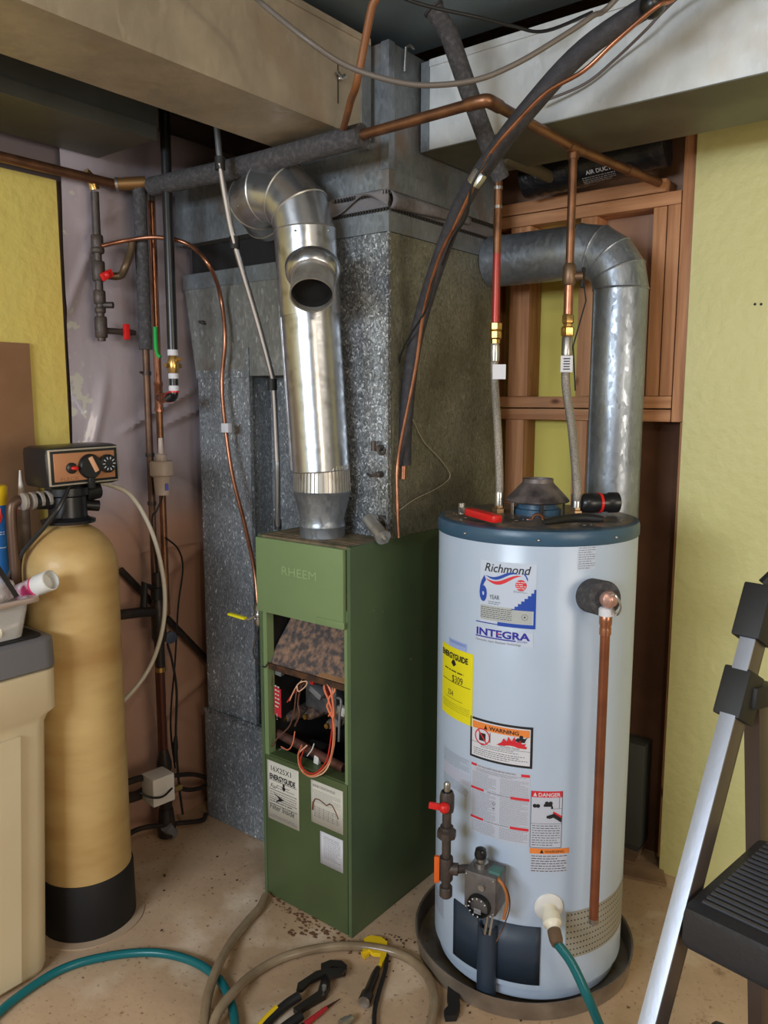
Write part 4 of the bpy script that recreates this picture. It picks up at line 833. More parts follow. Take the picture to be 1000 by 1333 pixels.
mb = MB().lathe([(.018, 0), (.018, .012), (.012, .014), (.012, .026)], gl(-.012, .0, .05), n=12); mb.build('control_collar', STEEL, wh)
MB().lathe([(.014, 0), (.016, .008), (.013, .022), (.006, .026)], gl(-.014, 0, .072), n=10).sphere(gl(-.004, .008, .092), .008, n=10).build('pilot_knob', BLACK, wh)
MB().obox(gtr(.03, .005, .052), .03, .03, .012, .003).build('terminal_cover', mat('teal_grey', (70, 110, 104), .5), wh)
mb = MB()
for dx in (-.035, .035):
    for z in (-.043, .043): mb.sphere(gl(dx, .036, z), .003, n=8)
mb.build('screw', STEEL, wh)
MB().tube(spline([gl(.036, .02, .045), gl(.055, .02, .03), gl(.062, .01, -.01), gl(.05, 0, -.07)], 6), .0042, 8).build('orange_lead', mat('orange_lead', (176, 110, 62), .5), wh)
MB().tube(spline([gl(.04, .02, .05), gl(.066, .02, .02), gl(.068, .01, -.03), gl(.05, 0, -.09), gl(.036, .01, -.13)], 6), .0016, 6).build('thermocouple_wire', OLDCOPPER, wh)
for dx, m_, r_ in ((.008, STEEL, .005), (.02, ALU_DULL, .003)):
    MB().tube([gl(dx, .0, -.05), gl(dx, .0, -.08), gl(dx-.006, 0, -.125), (HM(ud, 0, .012)+V((dx*.4, 0, (p1.z-.02))))], r_, 8).build('gas_tube', m_, wh)
MB().tube([gl(-.02, .01, -.05), gl(-.012, .012, -.09), gl(0, .005, -.13)], .0013, 6).build('igniter_wire', INK, wh)
# nipples, draft hood
NB = []
for s_, a, b in ((-1, 651, 660), (1, 748, 660)):
    p = HC+Rr*(.1*s_)+V((0, 0, HT)); NB.append(p)
    MB().lathe([(.018, .004), (.018, .016), (.013, .018), (.013, .03)], p, n=6).build('nipple', mat('brass_dull', (150, 122, 90), .4, .8), wh)
MB().lathe([(.062, .0), (.062, .02), (.055, .022), (.052, .034)], HC+V((0, 0, HT)), n=32).build('flue_collar', CAPBLUE, wh)
hood = thing('draft_hood', HC+V((0, 0, HT+.02)), 'sooty cone shaped draft hood on top of the white water heater', 'hood')
MB().lathe([(.080, .038), (.083, .041), (.080, .046), (.040, .088), (.040, .098), (.037, .098), (.037, .085), (.076, .040)], HC+V((0, 0, HT)), n=36, closed=False).build('cone', mat('sooty_steel', (120, 110, 108), .5, .5, c2=(66, 60, 62), ns=22, lo=.4, hi=.65, detail=9), hood)
for a in (-1.1, .15, 1.2, 2.6):
    d = F0*math.cos(a)+Rr*math.sin(a); p = HC+V((0, 0, HT))+d*.072
    MB().bar(p+V((0, 0, .004)), p+V((0, 0, .042)), .012, .002, d).build('leg', BLACK_M if a > 0 else STEEL, hood)
MB().lathe([(.0, .030), (.04, .030), (.045, .034)], HC+V((0, 0, HT+.005)), n=24).build('baffle', STEEL, hood)
# drain pan
pc = HC-Rr*.012; pan = thing('drain_pan', (pc.x, pc.y, 0), 'round dented metal drain pan under the white water heater', 'pan')
mb = MB(); n = 72
def rr_(k): return 1+.008*math.sin(3*k)+.006*math.sin(5*k+1)
prof = [(.0, .003), (.285, .003), (.29, .006), (.298, .052), (.303, .055), (.303, .049), (.296, .002), (.0, .0005)]
rings = []
for r, h in prof:
    rings.append([mb.bm.verts.new(pc+V((math.cos(6.2832*k/n), math.sin(6.2832*k/n), 0))*max(r, .001)*rr_(6.2832*k/n)+V((0, 0, h))) for k in range(n)])
for a, b in zip(rings, rings[1:]):
    for k in range(n): mb.bm.faces.new((a[k], a[(k+1) % n], b[(k+1) % n], b[k]))
mb.build('pan_body', mat('pan_metal', (150, 138, 124), .4, .5, c2=(120, 106, 94), ns=8), pan)
mb = MB()
for a in (0, 1.57, 3.14, 4.71): mb.cyl((HC.x+.2*math.cos(a+.5), HC.y+.2*math.sin(a+.5), .0035), (HC.x+.2*math.cos(a+.5), HC.y+.2*math.sin(a+.5), .022), .02, 10)
mb.build('foot', BLACK_M, wh)
# gas drop pipe with red valve
def hd_(a, b, off=.03): u, v = hcyl(a, b); return HM(u, v, off)
gx, gz = hcyl(583, 1120); g0 = HM(hcyl(583, 1120)[0]+.02, 0, .045); g0 = at(581, 1125, D=(HM(ug, vg, .03)-EYE).dot(cf)-.0)
GX = V((g0.x, g0.y, 0))
gt = thing('gas_drop_pipe', (GX.x, GX.y, zrow(1165, GX)), 'dark iron gas pipe with red valve handle beside the water heater control', 'pipe')
zz = [zrow(y, GX) for y in (1018, 1030, 1060, 1085, 1105, 1130, 1165)]
G = lambda z: GX+V((0, 0, z))
MB().lathe([(.0085, zz[1]), (.0085, zz[0]-.004), (.006, zz[0])], GX, n=14).build('top_nipple', STEEL, gt)
MB().cyl(G(zz[6]+.01), G(zz[1]), .0115, 16).build('riser', IRON, gt)
MB().lathe([(.0165, zz[2]+.008), (.0185, zz[2]+.02), (.0185, zz[1]-.012), (.015, zz[1])], GX, n=12).build('valve_body', IRON, gt)
MB().lathe([(.016, zz[3]-.012), (.024, zz[3]-.008), (.024, zz[3]+.008), (.017, zz[3]+.012), (.017, zz[3]+.02)], GX, n=8).build('union', IRON, gt)
MB().lathe([(.0165, zz[5]-.03), (.0175, zz[5]-.026), (.0175, zz[5]+.026), (.0165, zz[5]+.03)], GX, n=16).cyl(G(zz[5]), G(zz[5])+Rr*.03, .015, 16).build('tee', IRON, gt)
MB().lathe([(.013, zz[6]-.004), (.0165, zz[6]), (.0165, zz[6]+.022), (.0155, zz[6]+.024)], GX, n=16).build('end_cap', IRON, gt)
ge = gl(-.045, 0, zz[5]-gp.z)
MB().tube([G(zz[5])+Rr*.028, ge], .0105, 14).build('branch', IRON, gt)
q = G((zz[1]+zz[2])/2-.002)+F0*.022
MB().sphere(q-Rr*.004, .014, 1, 1, 1, 14).bar(q-Rr*.004, q-Rr*.042+V((0, 0, .004)), .016, .008, F0, .002).build('handle', REDP, gt)
q = G(zz[5])-Rr*.022; MB().obox(frame(q+F0*.008, (0, 0, 1), F0), .07, .014, .012, .004).build('side_tag', ORANGEP, gt)
# heater flue: horizontal, gored elbow, down behind the heater
hf = thing('heater_flue_pipe', (-.91, 2.34, .6), 'thick grey galvanised pipe with gored elbow passing down behind the water heater', 'pipe')
RF = .078; FYY = 2.30
ztop = at(720, 332, Y=FYY).z; xe = at(803, 500, Y=FYY).x; rad = .12
MB().tube([(FX1+.005, FYY, ztop), (xe-rad, FYY, ztop)], RF, 36).build('horizontal_pipe', G_PIPE, hf)
ps = [V((xe-rad, FYY, ztop-rad))+V((math.sin(a), 0, math.cos(a)))*rad for a in [math.radians(x) for x in (0, 22.5, 45, 67.5, 90)]]
gores(ps, RF+.001, G_PIPE, hf, G_PIPE, (1, 0, 0), (0, 0, -1))
MB().tube([(xe, FYY, ztop-rad), (xe, FYY, .02)], RF, 40).build('vertical_pipe', G_PIPE, hf)
MB().bar((xe-.055, FYY-.058, ztop-rad), (xe-.055, FYY-.058, .03), .006, .004, (-.6, -.8, 0)).build('lock_seam', G_PIPE, hf)
# water connectors
cp = V((at(740, 400, D=2.16).x, at(740, 400, D=2.16).y, 0)); zt_ = 2.19
c1 = thing('cold_water_riser', (cp.x, cp.y, 1.24), 'copper riser with brass couplings and braided hose on the right of the draft hood', 'pipe')
def rz(y): return zrow(y, cp)
C_ = lambda y: cp+V((0, 0, rz(y)))
MB().cyl(C_(345), cp+V((0, 0, zt_-.012)), .0112, 16).build('copper_pipe', OLDCOPPER, c1)
MB().lathe([(.0125, rz(205)), (.014, rz(203)), (.014, rz(190)), (.0125, rz(190)+.004)], cp, n=16).build('top_fitting', STEEL, c1)
MB().lathe([(.013, rz(372)), (.0185, rz(368)), (.0185, rz(348)), (.013, rz(343))], cp, n=12).cyl(C_(360), C_(360)+Rr*.035-F0*.0, .012, 12).build('stop_valve', mat('bronze_valve', (120, 96, 76), .45, .7), c1)
q = C_(362)+Rr*.036; MB().obox(frame(q, (0, .2, 1)), .055, .008, .012, .003).tube([q, q+Rr*.01+V((0, 0, -.06)), q-Rr*.02+V((0, 0, -.18)), q-Rr*.01+V((0, 0, -.3))], .0022, 6).build('valve_lever', BLACK_M, c1)
MB().cyl(C_(412), C_(370), .0125, 16).build('copper_stub', COPPER, c1)
MB().lathe([(.0165, rz(438)), (.0185, rz(436)), (.0185, rz(427)), (.013, rz(425)), (.0125, rz(422)), (.0165, rz(420)), (.0165, rz(411)), (.013, rz(409))], cp, n=6).build('brass_coupling', BRASS, c1)
fb = NB[1]+V((0, 0, .03))
MB().lathe([(.0145, rz(462)), (.0145, rz(440)), (.0125, rz(438))], cp, n=18).build('ferrule', STEEL, c1)
mid = at(745, 560, D=2.145)
hs = spline([C_(458), C_(500), mid, fb+V((0, 0, .05)), fb+V((0, 0, .005))], 8)
MB().tube(hs, .0118, 18).build('braided_hose', BRAID, c1)
MB().lathe([(.0135, -.002), (.0135, .03), (.0125, .034)], fb-V((0, 0, .004)), n=18).build('hose_end', STEEL, c1)
tgp = C_(474); t_ = MB()
t_.obox(frame(tgp+F0*.0135, Rr), .032, .0012, .044); tt = t_.build('paper_tag', PAPERW, c1)
mb = MB()
for i in range(5): mb.obox(frame(tgp+F0*.0145+V((0, 0, .014-.007*i)), Rr), .018-.002*(i % 2), .0006, .003)
mb.build('tag_print', INK, tt)
hp = V((at(647, 330, D=2.13).x, at(647, 330, D=2.13).y, 0))
c2 = thing('hot_water_riser', (hp.x, hp.y, 1.24), 'red tinted copper riser with braided hose on the left of the draft hood', 'pipe')
H_ = lambda y: hp+V((0, 0, zrow(y, hp))); hz = lambda y: zrow(y, hp)
MB().cyl(H_(330), H_(212), .0108, 16).build('copper_pipe', OLDCOPPER, c2); MB().cyl(H_(424), H_(330), .0108, 16).build('red_pipe', REDCOPPER, c2)
mb = MB()
for y in (215, 245, 270): mb.lathe([(.0122, hz(y)-.004), (.0122, hz(y)+.004)], hp, n=16)
mb.build('solder_ring', STEEL, c2)
MB().lathe([(.0135, hz(447)), (.0135, hz(442)), (.0175, hz(440)), (.0175, hz(432)), (.0145, hz(431)), (.0185, hz(429)), (.0185, hz(421)), (.0135, hz(420))], hp, n=8).build('brass_coupling', BRASS, c2)
fa = NB[0]+V((0, 0, .03)); MB().lathe([(.0125, hz(470)), (.0135, hz(462)), (.0125, hz(450))], hp, n=16).build('ferrule', STEEL, c2)
MB().tube(spline([H_(447), H_(490), at(648, 560, D=2.11), fa+V((0, 0, .06)), fa+V((0, 0, .004))], 8), .0108, 18).build('braided_hose', BRAID, c2)
MB().lathe([(.0128, -.002), (.0128, .03), (.0118, .034)], fa-V((0, 0, .004)), n=18).build('hose_end', STEEL, c2)
q = at(650, 484, D=2.09); tt = MB().obox(frame(q, Rr), .034, .0012, .038).build('paper_tag', PAPERW, c2)
mb = MB()
for i in range(4): mb.obox(frame(q+F0*.0012+V((-.002, 0, .01-.006*i)), Rr), .018, .0006, .0015)
mb.build('tag_print', INKG, tt)
# things lying on the heater top
zt2 = HT+.006
def ont(a, b, h=.0): return at(a, b, Z=zt2+h)
p = ont(605, 664, .016); q = ont(648, 676, .012)
cu = thing('pipe_cutter', ont(625, 668), 'small red pipe cutter lying at the left edge of the water heater top', 'tool')
d = (q-p).normalized(); MB().bar(p+d*.02, q, .03, .02, (0, 0, 1), .007).build('handle', REDP, cu); MB().bar(p-d*.012, p+d*.03, .018, .016, (0, 0, 1), .003).build('jaw', STEEL, cu); MB().cyl(p-d*.014+V((0, 0, -.012)), p-d*.014+V((0, 0, .016)), .009, 12).build('cutting_wheel', STEEL, cu)
p = at(757, 651, D=2.08); q = at(802, 655, D=2.10); p.z = q.z = zt2+.0295
d = (q-p).normalized(); fls = thing('black_torch', (p+q)/2-V((0, 0, .029)), 'black torch with a red ring lying beside the right hose on the heater top', 'torch')
MB().lathe([(.018, 0), (.025, .008), (.0265, .03), (.025, .048)], p, d, 28).build('head', BLACK, fls); MB().lathe([(.0268, 0), (.0268, .007)], p+d*.046, d, 28).build('red_ring', REDP, fls); MB().lathe([(.024, 0), (.024, .022), (.027, .026), (.027, .048), (.022, .05)], p+d*.052, d, 28).build('barrel', BLACK, fls)
p = ont(708, 680, .012); q = ont(786, 676, .012); q2 = ont(750, 672, .018)
gr = thing('black_handle_tool', ont(745, 680), 'black rubber grip lying near the front edge of the heater top', 'tool')
MB().tube(spline([p, q2+V((0, 0, -.004)), q], 6), [.006, .008, .009, .0095, .010, .0105, .011, .011, .0105, .010, .010, .009, .007], 14).build('grip', BLACK_M, gr)
p = ont(700, 676, .01); mn = thing('copper_pipe_clamp', ont(700, 678), 'small copper pipe clamp lying in the middle of the heater top', 'clamp')
MB().tube(arc(p, Rr, (0, 0, 1), .012, 0, 3.14, 10), .004, 8).build('strap', COPPER, mn)
for s_ in (-1, 1): MB().obox(frame(p+Rr*.019*s_+V((0, 0, -.001)), Rr), .014, .014, .003, .001).build('lug', COPPER, mn)
mb = MB(); rr = random.Random(3)
for i in range(18):
    a = rr.uniform(-1.4, 1.4); r = rr.uniform(.12, .235); p = HC+(F0*math.cos(a)+Rr*math.sin(a))*r; mb.obox(frame((p.x, p.y, HT+.0075), (rr.random()-.5, rr.random()-.5, 0)), rr.uniform(.003, .009), .003, .002)
tag(mb.build('debris_crumbs', mat('crumbs', (116, 94, 76), .8), None), 'brown crumbs of debris scattered on the heater top', 'debris', kind='stuff')
# ================================================================ PIPES UNDER THE CEILING
hp1 = at(200, 240, X=-2.15); hp1.y = 1.60; hp2 = at(470, 176, Y=1.60); hp3 = at(628, 131, Y=1.60)
zc_ = 2.19
ip = thing('insulated_water_pipe', ((hp1.x+hp2.x)/2, 1.6, 2.18), 'level water pipe crossing in front of the plenum, black foam sleeve then bare copper', 'pipe')
EL = V((at(634, 130, Y=1.6).x, 1.60, at(634, 130, Y=1.6).z)); TE = V((cp.x, cp.y, zt_)); EN = at(858, 238, Y=2.44)
h0_ = V((-2.17, 1.605, at(220, 236, Y=1.6).z))
sp_ = V((at(472, 176, Y=1.6).x, 1.60, at(472, 176, Y=1.6).z))
MB().tube(spline([h0_, (h0_+sp_)/2+V((0, 0, -.006)), sp_], 6), .0285, 24).build('foam_sleeve', FOAM, ip)
MB().tube([sp_-V((.06, 0, 0)), EL-V((.022, 0, 0))], .0125, 18).build('copper_pipe', OLDCOPPER, ip)
dn = (TE-EL).normalized()
MB().tube(spline([EL-V((.05, 0, 0)), EL-V((.018, 0, 0)), EL+V((-.002, .006, 0)), EL+dn*.03, EL+dn*.055], 5), .0148, 18).build('elbow', OLDCOPPER, ip)
MB().tube([EL+dn*.04, TE, EN], .0125, 18).build('copper_pipe', OLDCOPPER, ip)
d2_ = (EN-TE).normalized(); MB().tube([TE-dn*.03, TE+d2_*.03], .0148, 16).cyl(TE, TE-V((0, 0, .03)), .0145, 16).tube([TE+d2_*.24, TE+d2_*.28], .0148, 16).build('tee', OLDCOPPER, ip)
# foam covered pipe slanting in front of the branch duct
a = at(572, 10, D=1.98); b = at(585, 45, D=2.0); c_ = at(650, 222, D=2.08)
sl = thing('slanting_foam_pipe', b, 'black foam covered pipe slanting down in front of the branch duct', 'pipe')
ts = a+(a-c_)*.14
MB().tube([at(566, 14, D=1.90), at(585, 45, D=1.91), at(610, 118, D=1.95), at(652, 232, D=2.06)], .0225, 20).build('foam_sleeve', FOAM, sl)
MB().lathe([(.022, 0), (.026, .002), (.026, .008), (.014, .01)], at(566, 14, D=1.90), (at(566, 14, D=1.90)-at(585, 45, D=1.91)), 20).build('end_cap', FOAM_DK, sl)
MB().tube([at(655, 205, D=2.28), at(700, 222, D=2.42), at(742, 244, D=2.58)], .018, 14).build('lower_pipe', mat('dull_olive_pipe', (104, 96, 76), .5, .4), sl)
# black flexible air duct above the framing, with its print
p = at(735, 225, D=2.75); q = at(815, 215, D=2.75); ad = thing('flexible_air_duct', (p+q)/2, 'black flexible air duct with white print above the timber framing', 'duct')
c0 = at(700, 262, D=2.62); c1_ = at(830, 168, D=2.9); dd = (c1_-c0).normalized()
bl = mat('black_film', (26, 27, 31), .3, 0, bump=.5, bs=40)
A0 = V((-1.32, 2.72, 2.27)); A1 = V((-.80, 2.47, 2.27))
A0 = V((-1.30, 2.40, 2.235)); A1 = V((-.86, 2.44, 2.27))
n_ = 26; pts_ = [A0+(A1-A0)*(i/n_) for i in range(n_+1)]
MB().tube(pts_, [.062+.003*(i % 2) for i in range(n_+1)], 24).build('duct_body', bl, ad)
pd = (A1-A0).normalized(); fo = (EYE-(A0+A1)/2); fo = (fo-pd*fo.dot(pd)).normalized(); upv = fo.cross(-pd) if 0 else pd.cross(fo)*-1
if upv.z < 0: upv = -upv
ce_ = at(790, 222, Y=2.37)
mb = MB(); oo = A0+pd*((ce_-A0).dot(pd)-.04)
fo2 = (fo*.95-upv*.1).normalized()
def ADm(u, v, o): a_ = v/.066; return oo+pd*u+(fo*math.cos(a_)+upv*math.sin(a_))*(.0665+o)
PA_ = Print(ADm); PA_.text(mb, 'AIR DUCT', -.025, -.030, .017, bold=.02); PA_.lines(mb, -.04, -.065, .06, -.036, 4, .35); mb.build('print', PAPERW, ad)
# insulated refrigerant line coming down from the ceiling
LP = [(527, 606, 2.27), (528, 560, 2.26), (535, 480, 2.22), (548, 415, 2.18), (575, 330, 2.06), (603, 262, 1.96), (640, 205, 1.84), (690, 140, 1.74), (760, 65, 1.66), (852, 2, 1.6), (930, -50, 1.56)]
ls = thing('insulated_refrigerant_line', at(550, 410, D=2.2), 'black foam insulated line with a thin copper tube sweeping down from the ceiling at right', 'pipe')
lp_ = spline([at(a, b, D=c) for a, b, c in LP], 6)
lp_ = lp_+[lp_[-1]+V((.30, -.14, .22)), lp_[-1]+V((.62, -.30, .36))]
MB().tube(lp_, [.0185+.003*min(1, i/40) for i in range(len(lp_))], 20).build('foam_sleeve', FOAM_DK, ls)
MB().tube([at(526, 600, D=2.27), at(525, 624, D=2.27)], .0085, 14).build('copper_end', COPPER, ls)
L2 = [(519, 700, 2.24), (517, 640, 2.23), (518, 600, 2.23), (528, 545, 2.2), (541, 480, 2.16), (552, 405, 2.1), (570, 340, 2.0), (594, 290, 1.92), (620, 235, 1.84), (640, 198, 1.78), (672, 160, 1.72), (712, 120, 1.66), (760, 92, 1.6), (800, 55, 1.56), (855, 8, 1.52), (905, -30, 1.5)]
l2_ = [at(a, b, D=c) for a, b, c in L2]; l2_.append(l2_[-1]+V((.35, -.15, .20))); l2_.append(l2_[-1]+V((.3, -.14, .12)))
MB().tube(spline(l2_, 6), .0048, 10).build('copper_tube', COPPER, ls)
q = at(621, 233, D=1.83); MB().bar(q+V((-.012, 0, -.012)), q+V((.012, 0, .014)), .022, .034, (0, 0, 1), .008).build('foil_tape', STEEL, ls)
q = at(850, 6, D=1.58); MB().sphere(q, .026, n=14).build('black_tape', BLACK, ls)
L3 = [(576, 345, 2.02), (590, 310, 1.96), (608, 280, 1.86), (615, 240, 1.80), (640, 200, 1.77)]
MB().tube(spline([at(a, b, D=c) for a, b, c in L3], 6), .003, 8).build('control_wire', BLACK_M, ls)
MB().tube(spline([at(a, b, D=c) for a, b, c in [(519, 500, 2.28), (521, 465, 2.22), (535, 435, 2.16), (556, 400, 2.08), (568, 350, 2.02)]], 6), .0028, 8).build('control_wire', BLACK_M, ls)
tag(MB().tube(spline([at(a, b, D=c) for a, b, c in [(700, 135, 1.95), (760, 110, 1.9), (800, 78, 1.85), (840, 40, 1.78), (890, -10, 1.7)]]+[V((at(890, -10, D=1.7).x+.35, at(890, -10, D=1.7).y-.15, 2.49))], 8), .0035, 8).build('thin_cable', mat('grey_cable', (84, 72, 66), .5)), 'thin grey cable sagging beside the insulated line at upper right', 'cable')
tag(MB().tube(spline([at(300, -30, D=1.5)+V((-.1, -.5, .495-.0-(at(300, -30, D=1.5).z-2.0)))]+[at(a, b, D=c) for a, b, c in [(300, -30, 1.5), (345, 8, 1.5), (400, 52, 1.48), (450, 85, 1.5), (510, 105, 1.5), (560, 111, 1.5), (620, 104, 1.5), (670, 84, 1.5), (720, 55, 1.5), (770, 22, 1.5), (815, -15, 1.5)]]+[V((at(815, -15, D=1.5).x+.35, at(815, -15, D=1.5).y-.1, 2.495))], 8), .0052, 10).build('hanging_cable', mat('cable_grey', (92, 84, 78), .45)), 'grey cable hanging in a long sag across the top in front of the plenum', 'cable')
tag(MB().tube(spline([V((at(500, -14, D=1.7).x-.2, at(500, -14, D=1.7).y-.2, 2.495))]+[at(a, b, D=c) for a, b, c in [(500, -14, 1.7), (550, 6, 1.72), (620, 22, 1.75), (668, 34, 1.8), (712, 40, 1.85)]]+[V((at(712, 40, D=1.85).x+.08, 1.93, 2.455))], 8), .004, 8).build('upper_cable', BLACK_M), 'black cable running under the ceiling sheet above the slanting foam pipe', 'cable')
tag(MB().tube(spline([V((at(492, -20, D=1.6).x, at(492, -20, D=1.6).y-.04, 2.497))]+[at(a, b, D=c) for a, b, c in [(492, -20, 1.60), (484, 10, 1.62), (474, 60, 1.66), (464, 110, 1.7), (457, 130, 1.78), (453, 146, 1.83), (447, 168, 1.98)]], 6), .0085, 12).build('orange_tube', mat('orange_copper', (120, 76, 44), .5, .15)), 'orange brown tube coming down from the ceiling in front of the trunk duct', 'tube')
tag(MB().tube(spline([at(a, b, X=FX1+.012) for a, b in [(537, 545), (552, 575), (575, 600), (586, 620), (570, 635), (540, 650), (515, 668)]], 8), .0016, 6).build('thermostat_wire', mat('pale_wire', (150, 140, 120), .5)), 'thin loose wire looping on the right side of the plenum', 'wire')

# ================================================================ LEFT WALL PIPEWORK
def WX(a, b, X=-2.24): return at(a, b, X=X)
mp_ = thing('main_water_pipe', WX(80, 222, -2.27), 'long aged copper pipe along the top of the left wall', 'pipe')
a = WX(-60, 180, -2.26); b = WX(150, 240, -2.26); a.z = b.z = 2.195
a = V((-2.26, .7, WX(70, 219, -2.26).z)); b = V((-2.26, WX(150, 240, -2.26).y, WX(150, 240, -2.26).z)); a.z = b.z
MB().tube([a, b], .0145, 16).build('pipe', OLDCOPPER, mp_)
q = WX(190, 238, -2.20); MB().tube([b, b+(q-b)*.35], .019, 14).tube([b+(q-b)*.3, q], .020, 14).build('union', mat('old_brass_pipe', (140, 104, 64), .45, .7), mp_); MB().tube([b+(q-b)*.02-V((0, 0, 0)), b+(q-b)*.10], .021, 14).build('solder_collar', STEEL, mp_)
# iron gas manifold with red valves
mx_ = WX(128, 350, -2.27); GX2 = V((-2.27, mx_.y, 0)); gz_ = lambda y: zrow(y, GX2); Gp = lambda y: V((-2.27, mx_.y, gz_(y)))
gm = thing('gas_manifold', Gp(442), 'black iron gas manifold with red valves on the plastic covered left wall', 'pipe')
MB().tube([Gp(444), Gp(250)], .0125, 14).build('riser', IRON, gm); mb = MB()
for y0, y1, r in ((412, 440, .0195), (400, 408, .017), (378, 396, .0185), (340, 366, .0205), (306, 326, .019), (322, 330, .021)): mb.lathe([(r-.003, gz_(y1)), (r, gz_(y1)+.004), (r, gz_(y0)-.004), (r-.003, gz_(y0))], GX2, n=12)
mb.build('fitting', IRON, gm)
q = Gp(247); MB().tube([q+V((0, 0, .0)), q+V((0, -.008, .03)), q+V((0, -.03, .045))], .015, 12).build('brass_elbow', BRASS, gm)
q1 = WX(160, 433, -2.27); q0_ = Gp(430); q1.z = q0_.z
MB().tube([q0_, q1], .010, 12).tube([q1, q1+V((0, .045, 0))], [.014, .008], 12).build('lower_branch', IRON, gm)
MB().obox(frame(q1+V((.012, .005, 0)), (0, 0, 1), (1, 0, 0)), .05, .018, .016, .004).build('valve_handle', REDP, gm)
q = Gp(397)+V((0, .005, 0)); MB().cyl(q, q+V((.03, .022, 0)), .010, 12).build('side_outlet', IRON, gm)
q = WX(150, 357, -2.27); q0_ = Gp(357); MB().tube(spline([q0_, V((-2.25, q.y, q0_.z)), WX(163, 348, -2.22), WX(170, 328, -2.22), WX(172, 315, -2.22)], 5), .012, 12).build('upper_branch', mat('bronze_pipe', (104, 86, 66), .45, .6), gm)
q = WX(139, 358, -2.24); MB().obox(frame(q, (0, .9, .5), (1, 0, 0)), .042, .024, .014, .004).sphere(q, .013, n=10).build('valve_handle', REDP, gm)
# copper gas line running over to the furnace
pts = [WX(132, 320, -2.25), WX(165, 313, -2.22), WX(205, 309, -2.15), WX(245, 318, -2.08), WX(272, 345, -2.0), at(287, 385, Y=1.76), at(293, 440, Y=1.76), at(289, 500, Y=1.76), at(294, 560, Y=1.75), at(303, 620, Y=1.74), at(318, 680, Y=1.72), at(331, 740, Y=1.68), at(336, 788, Y=1.66)]
cg = thing('copper_gas_line', pts[-1], 'bent copper gas tube running down in front of the return drop to a yellow valve', 'pipe')
MB().tube(spline(pts, 8), .0068, 12).build('copper_tube', COPPER, cg)
q = at(295, 557, Y=1.742); MB().obox(frame(q, (1, 0, .0)), .034, .018, .03, .002).build('white_clip', PAPERW, cg)
q = at(337, 800, Y=1.655); MB().lathe([(.012, -.035), (.016, -.03), (.016, -.012), (.011, -.008), (.011, .01), (.0155, .014), (.0155, .03), (.011, .034)], q, n=10).sphere(q, .016, n=10).build('gas_cock', STEEL, cg)
MB().obox(frame(at(309, 802, Y=1.62), at(326, 808, Y=1.62)-at(296, 799, Y=1.62)), .075, .016, .008, .003).build('yellow_lever', YEL_SIGN, cg)
MB().tube([at(322, 807, Y=1.63), q], .005, 8).build('lever_stem', STEEL, cg)
MB().tube([q, V((FX0-.004, 1.72, q.z-.03))], .010, 10).tube(spline([q+V((0, 0, -.03)), at(330, 850, Y=1.62), at(343, 868, Y=1.6), at(350, 862, Y=1.598)], 6), .0025, 6).build('inlet_pipe', IRON, cg)
# vertical pipes
def vpipe(px_, y, X): p = WX(px_, y, X); return V((X, p.y, 0))
a = vpipe(190, 460, -2.22); za = lambda y: zrow(y, a)
vp1 = thing('insulated_riser', a+V((0, 0, za(985))), 'tall riser by the left wall, foam sleeve above and dark pipe below', 'pipe')
MB().tube([a+V((0, 0, za(455))), a+V((0, 0, za(246)))], .0215, 20).build('foam_sleeve', FOAM, vp1)
MB().tube([a+V((0, 0, za(985))), a+V((0, 0, za(450)))], .0115, 14).build('bare_pipe', mat('brown_pipe', (104, 76, 58), .45, .5, c2=(76, 54, 42), ns=9), vp1)
for y in (486, 592, 655):
    mb = MB().lathe([(.0145, za(y)-.006), (.0145, za(y)+.006)], a, n=12)
    if y == 486: q = a+V((0, 0, za(485))); mb.tube([q, q+V((.0, -.025, .0))], .004, 6)
    mb.build('clamp', DARKIRON, vp1)
b_ = vpipe(206, 500, -2.24); zb_ = lambda y: zrow(y, b_)
vp2 = thing('copper_riser', b_+V((0, 0, zb_(700))), 'slim copper riser with a tee to the left of the return drop', 'pipe')
MB().tube([b_+V((0, 0, zb_(500))), b_+V((0, 0, zb_(258)))], .0122, 14).build('copper_pipe', COPPER, vp2); MB().tube([b_+V((0, 0, zb_(800))), b_+V((0, 0, zb_(530)))], .0115, 14).build('lower_pipe', OLDCOPPER, vp2)
MB().lathe([(.013, zb_(262)), (.0135, zb_(245))], b_, n=12).build('solder_collar', STEEL, vp2)
mb = MB().lathe([(.0155, zb_(536)), (.0155, zb_(532)), (.0135, zb_(530)), (.0135, zb_(503)), (.0155, zb_(501)), (.0155, zb_(497))], b_, n=14)
q = b_+V((0, 0, zb_(518))); bp_ = V((-2.10, WX(226, 490, -2.10).y, 0)); zq_ = lambda y: zrow(y, bp_); e_ = bp_+V((0, 0, zq_(517)))
mb.tube([q, q+(e_-q)*.75], .0125, 14).build('tee', COPPER, vp2)
mb = MB()
for f in (.3, .45, .6): mb.tube([q+(e_-q)*f, q+(e_-q)*(f+.07)], .0165, 14)
mb.build('copper_ring', COPPER, vp2)
MB().tube(spline([WX(202, 426, -2.20), WX(203, 450, -2.19), WX(205, 461, -2.18), WX(209, 465, -2.17)], 4), [.0075]*6+[.006]*7, 10).build('green_lever', GREENP, vp2)
vp3 = thing('black_hose_riser', e_, 'smooth black pipe dropping from the ceiling to a brass valve left of the return drop', 'pipe')
MB().tube([bp_+V((0, 0, zq_(458))), bp_+V((0, 0, 2.49))], .0158, 18).build('black_pipe', BLACK, vp3)
for y0, y1 in ((463, 455), (493, 486), (509, 502)): MB().lathe([(.0155, zq_(y0)), (.0166, zq_(y0-1)), (.0166, zq_(y1+1)), (.0155, zq_(y1))], bp_, n=16).build('white_ring', PAPERW, vp3)
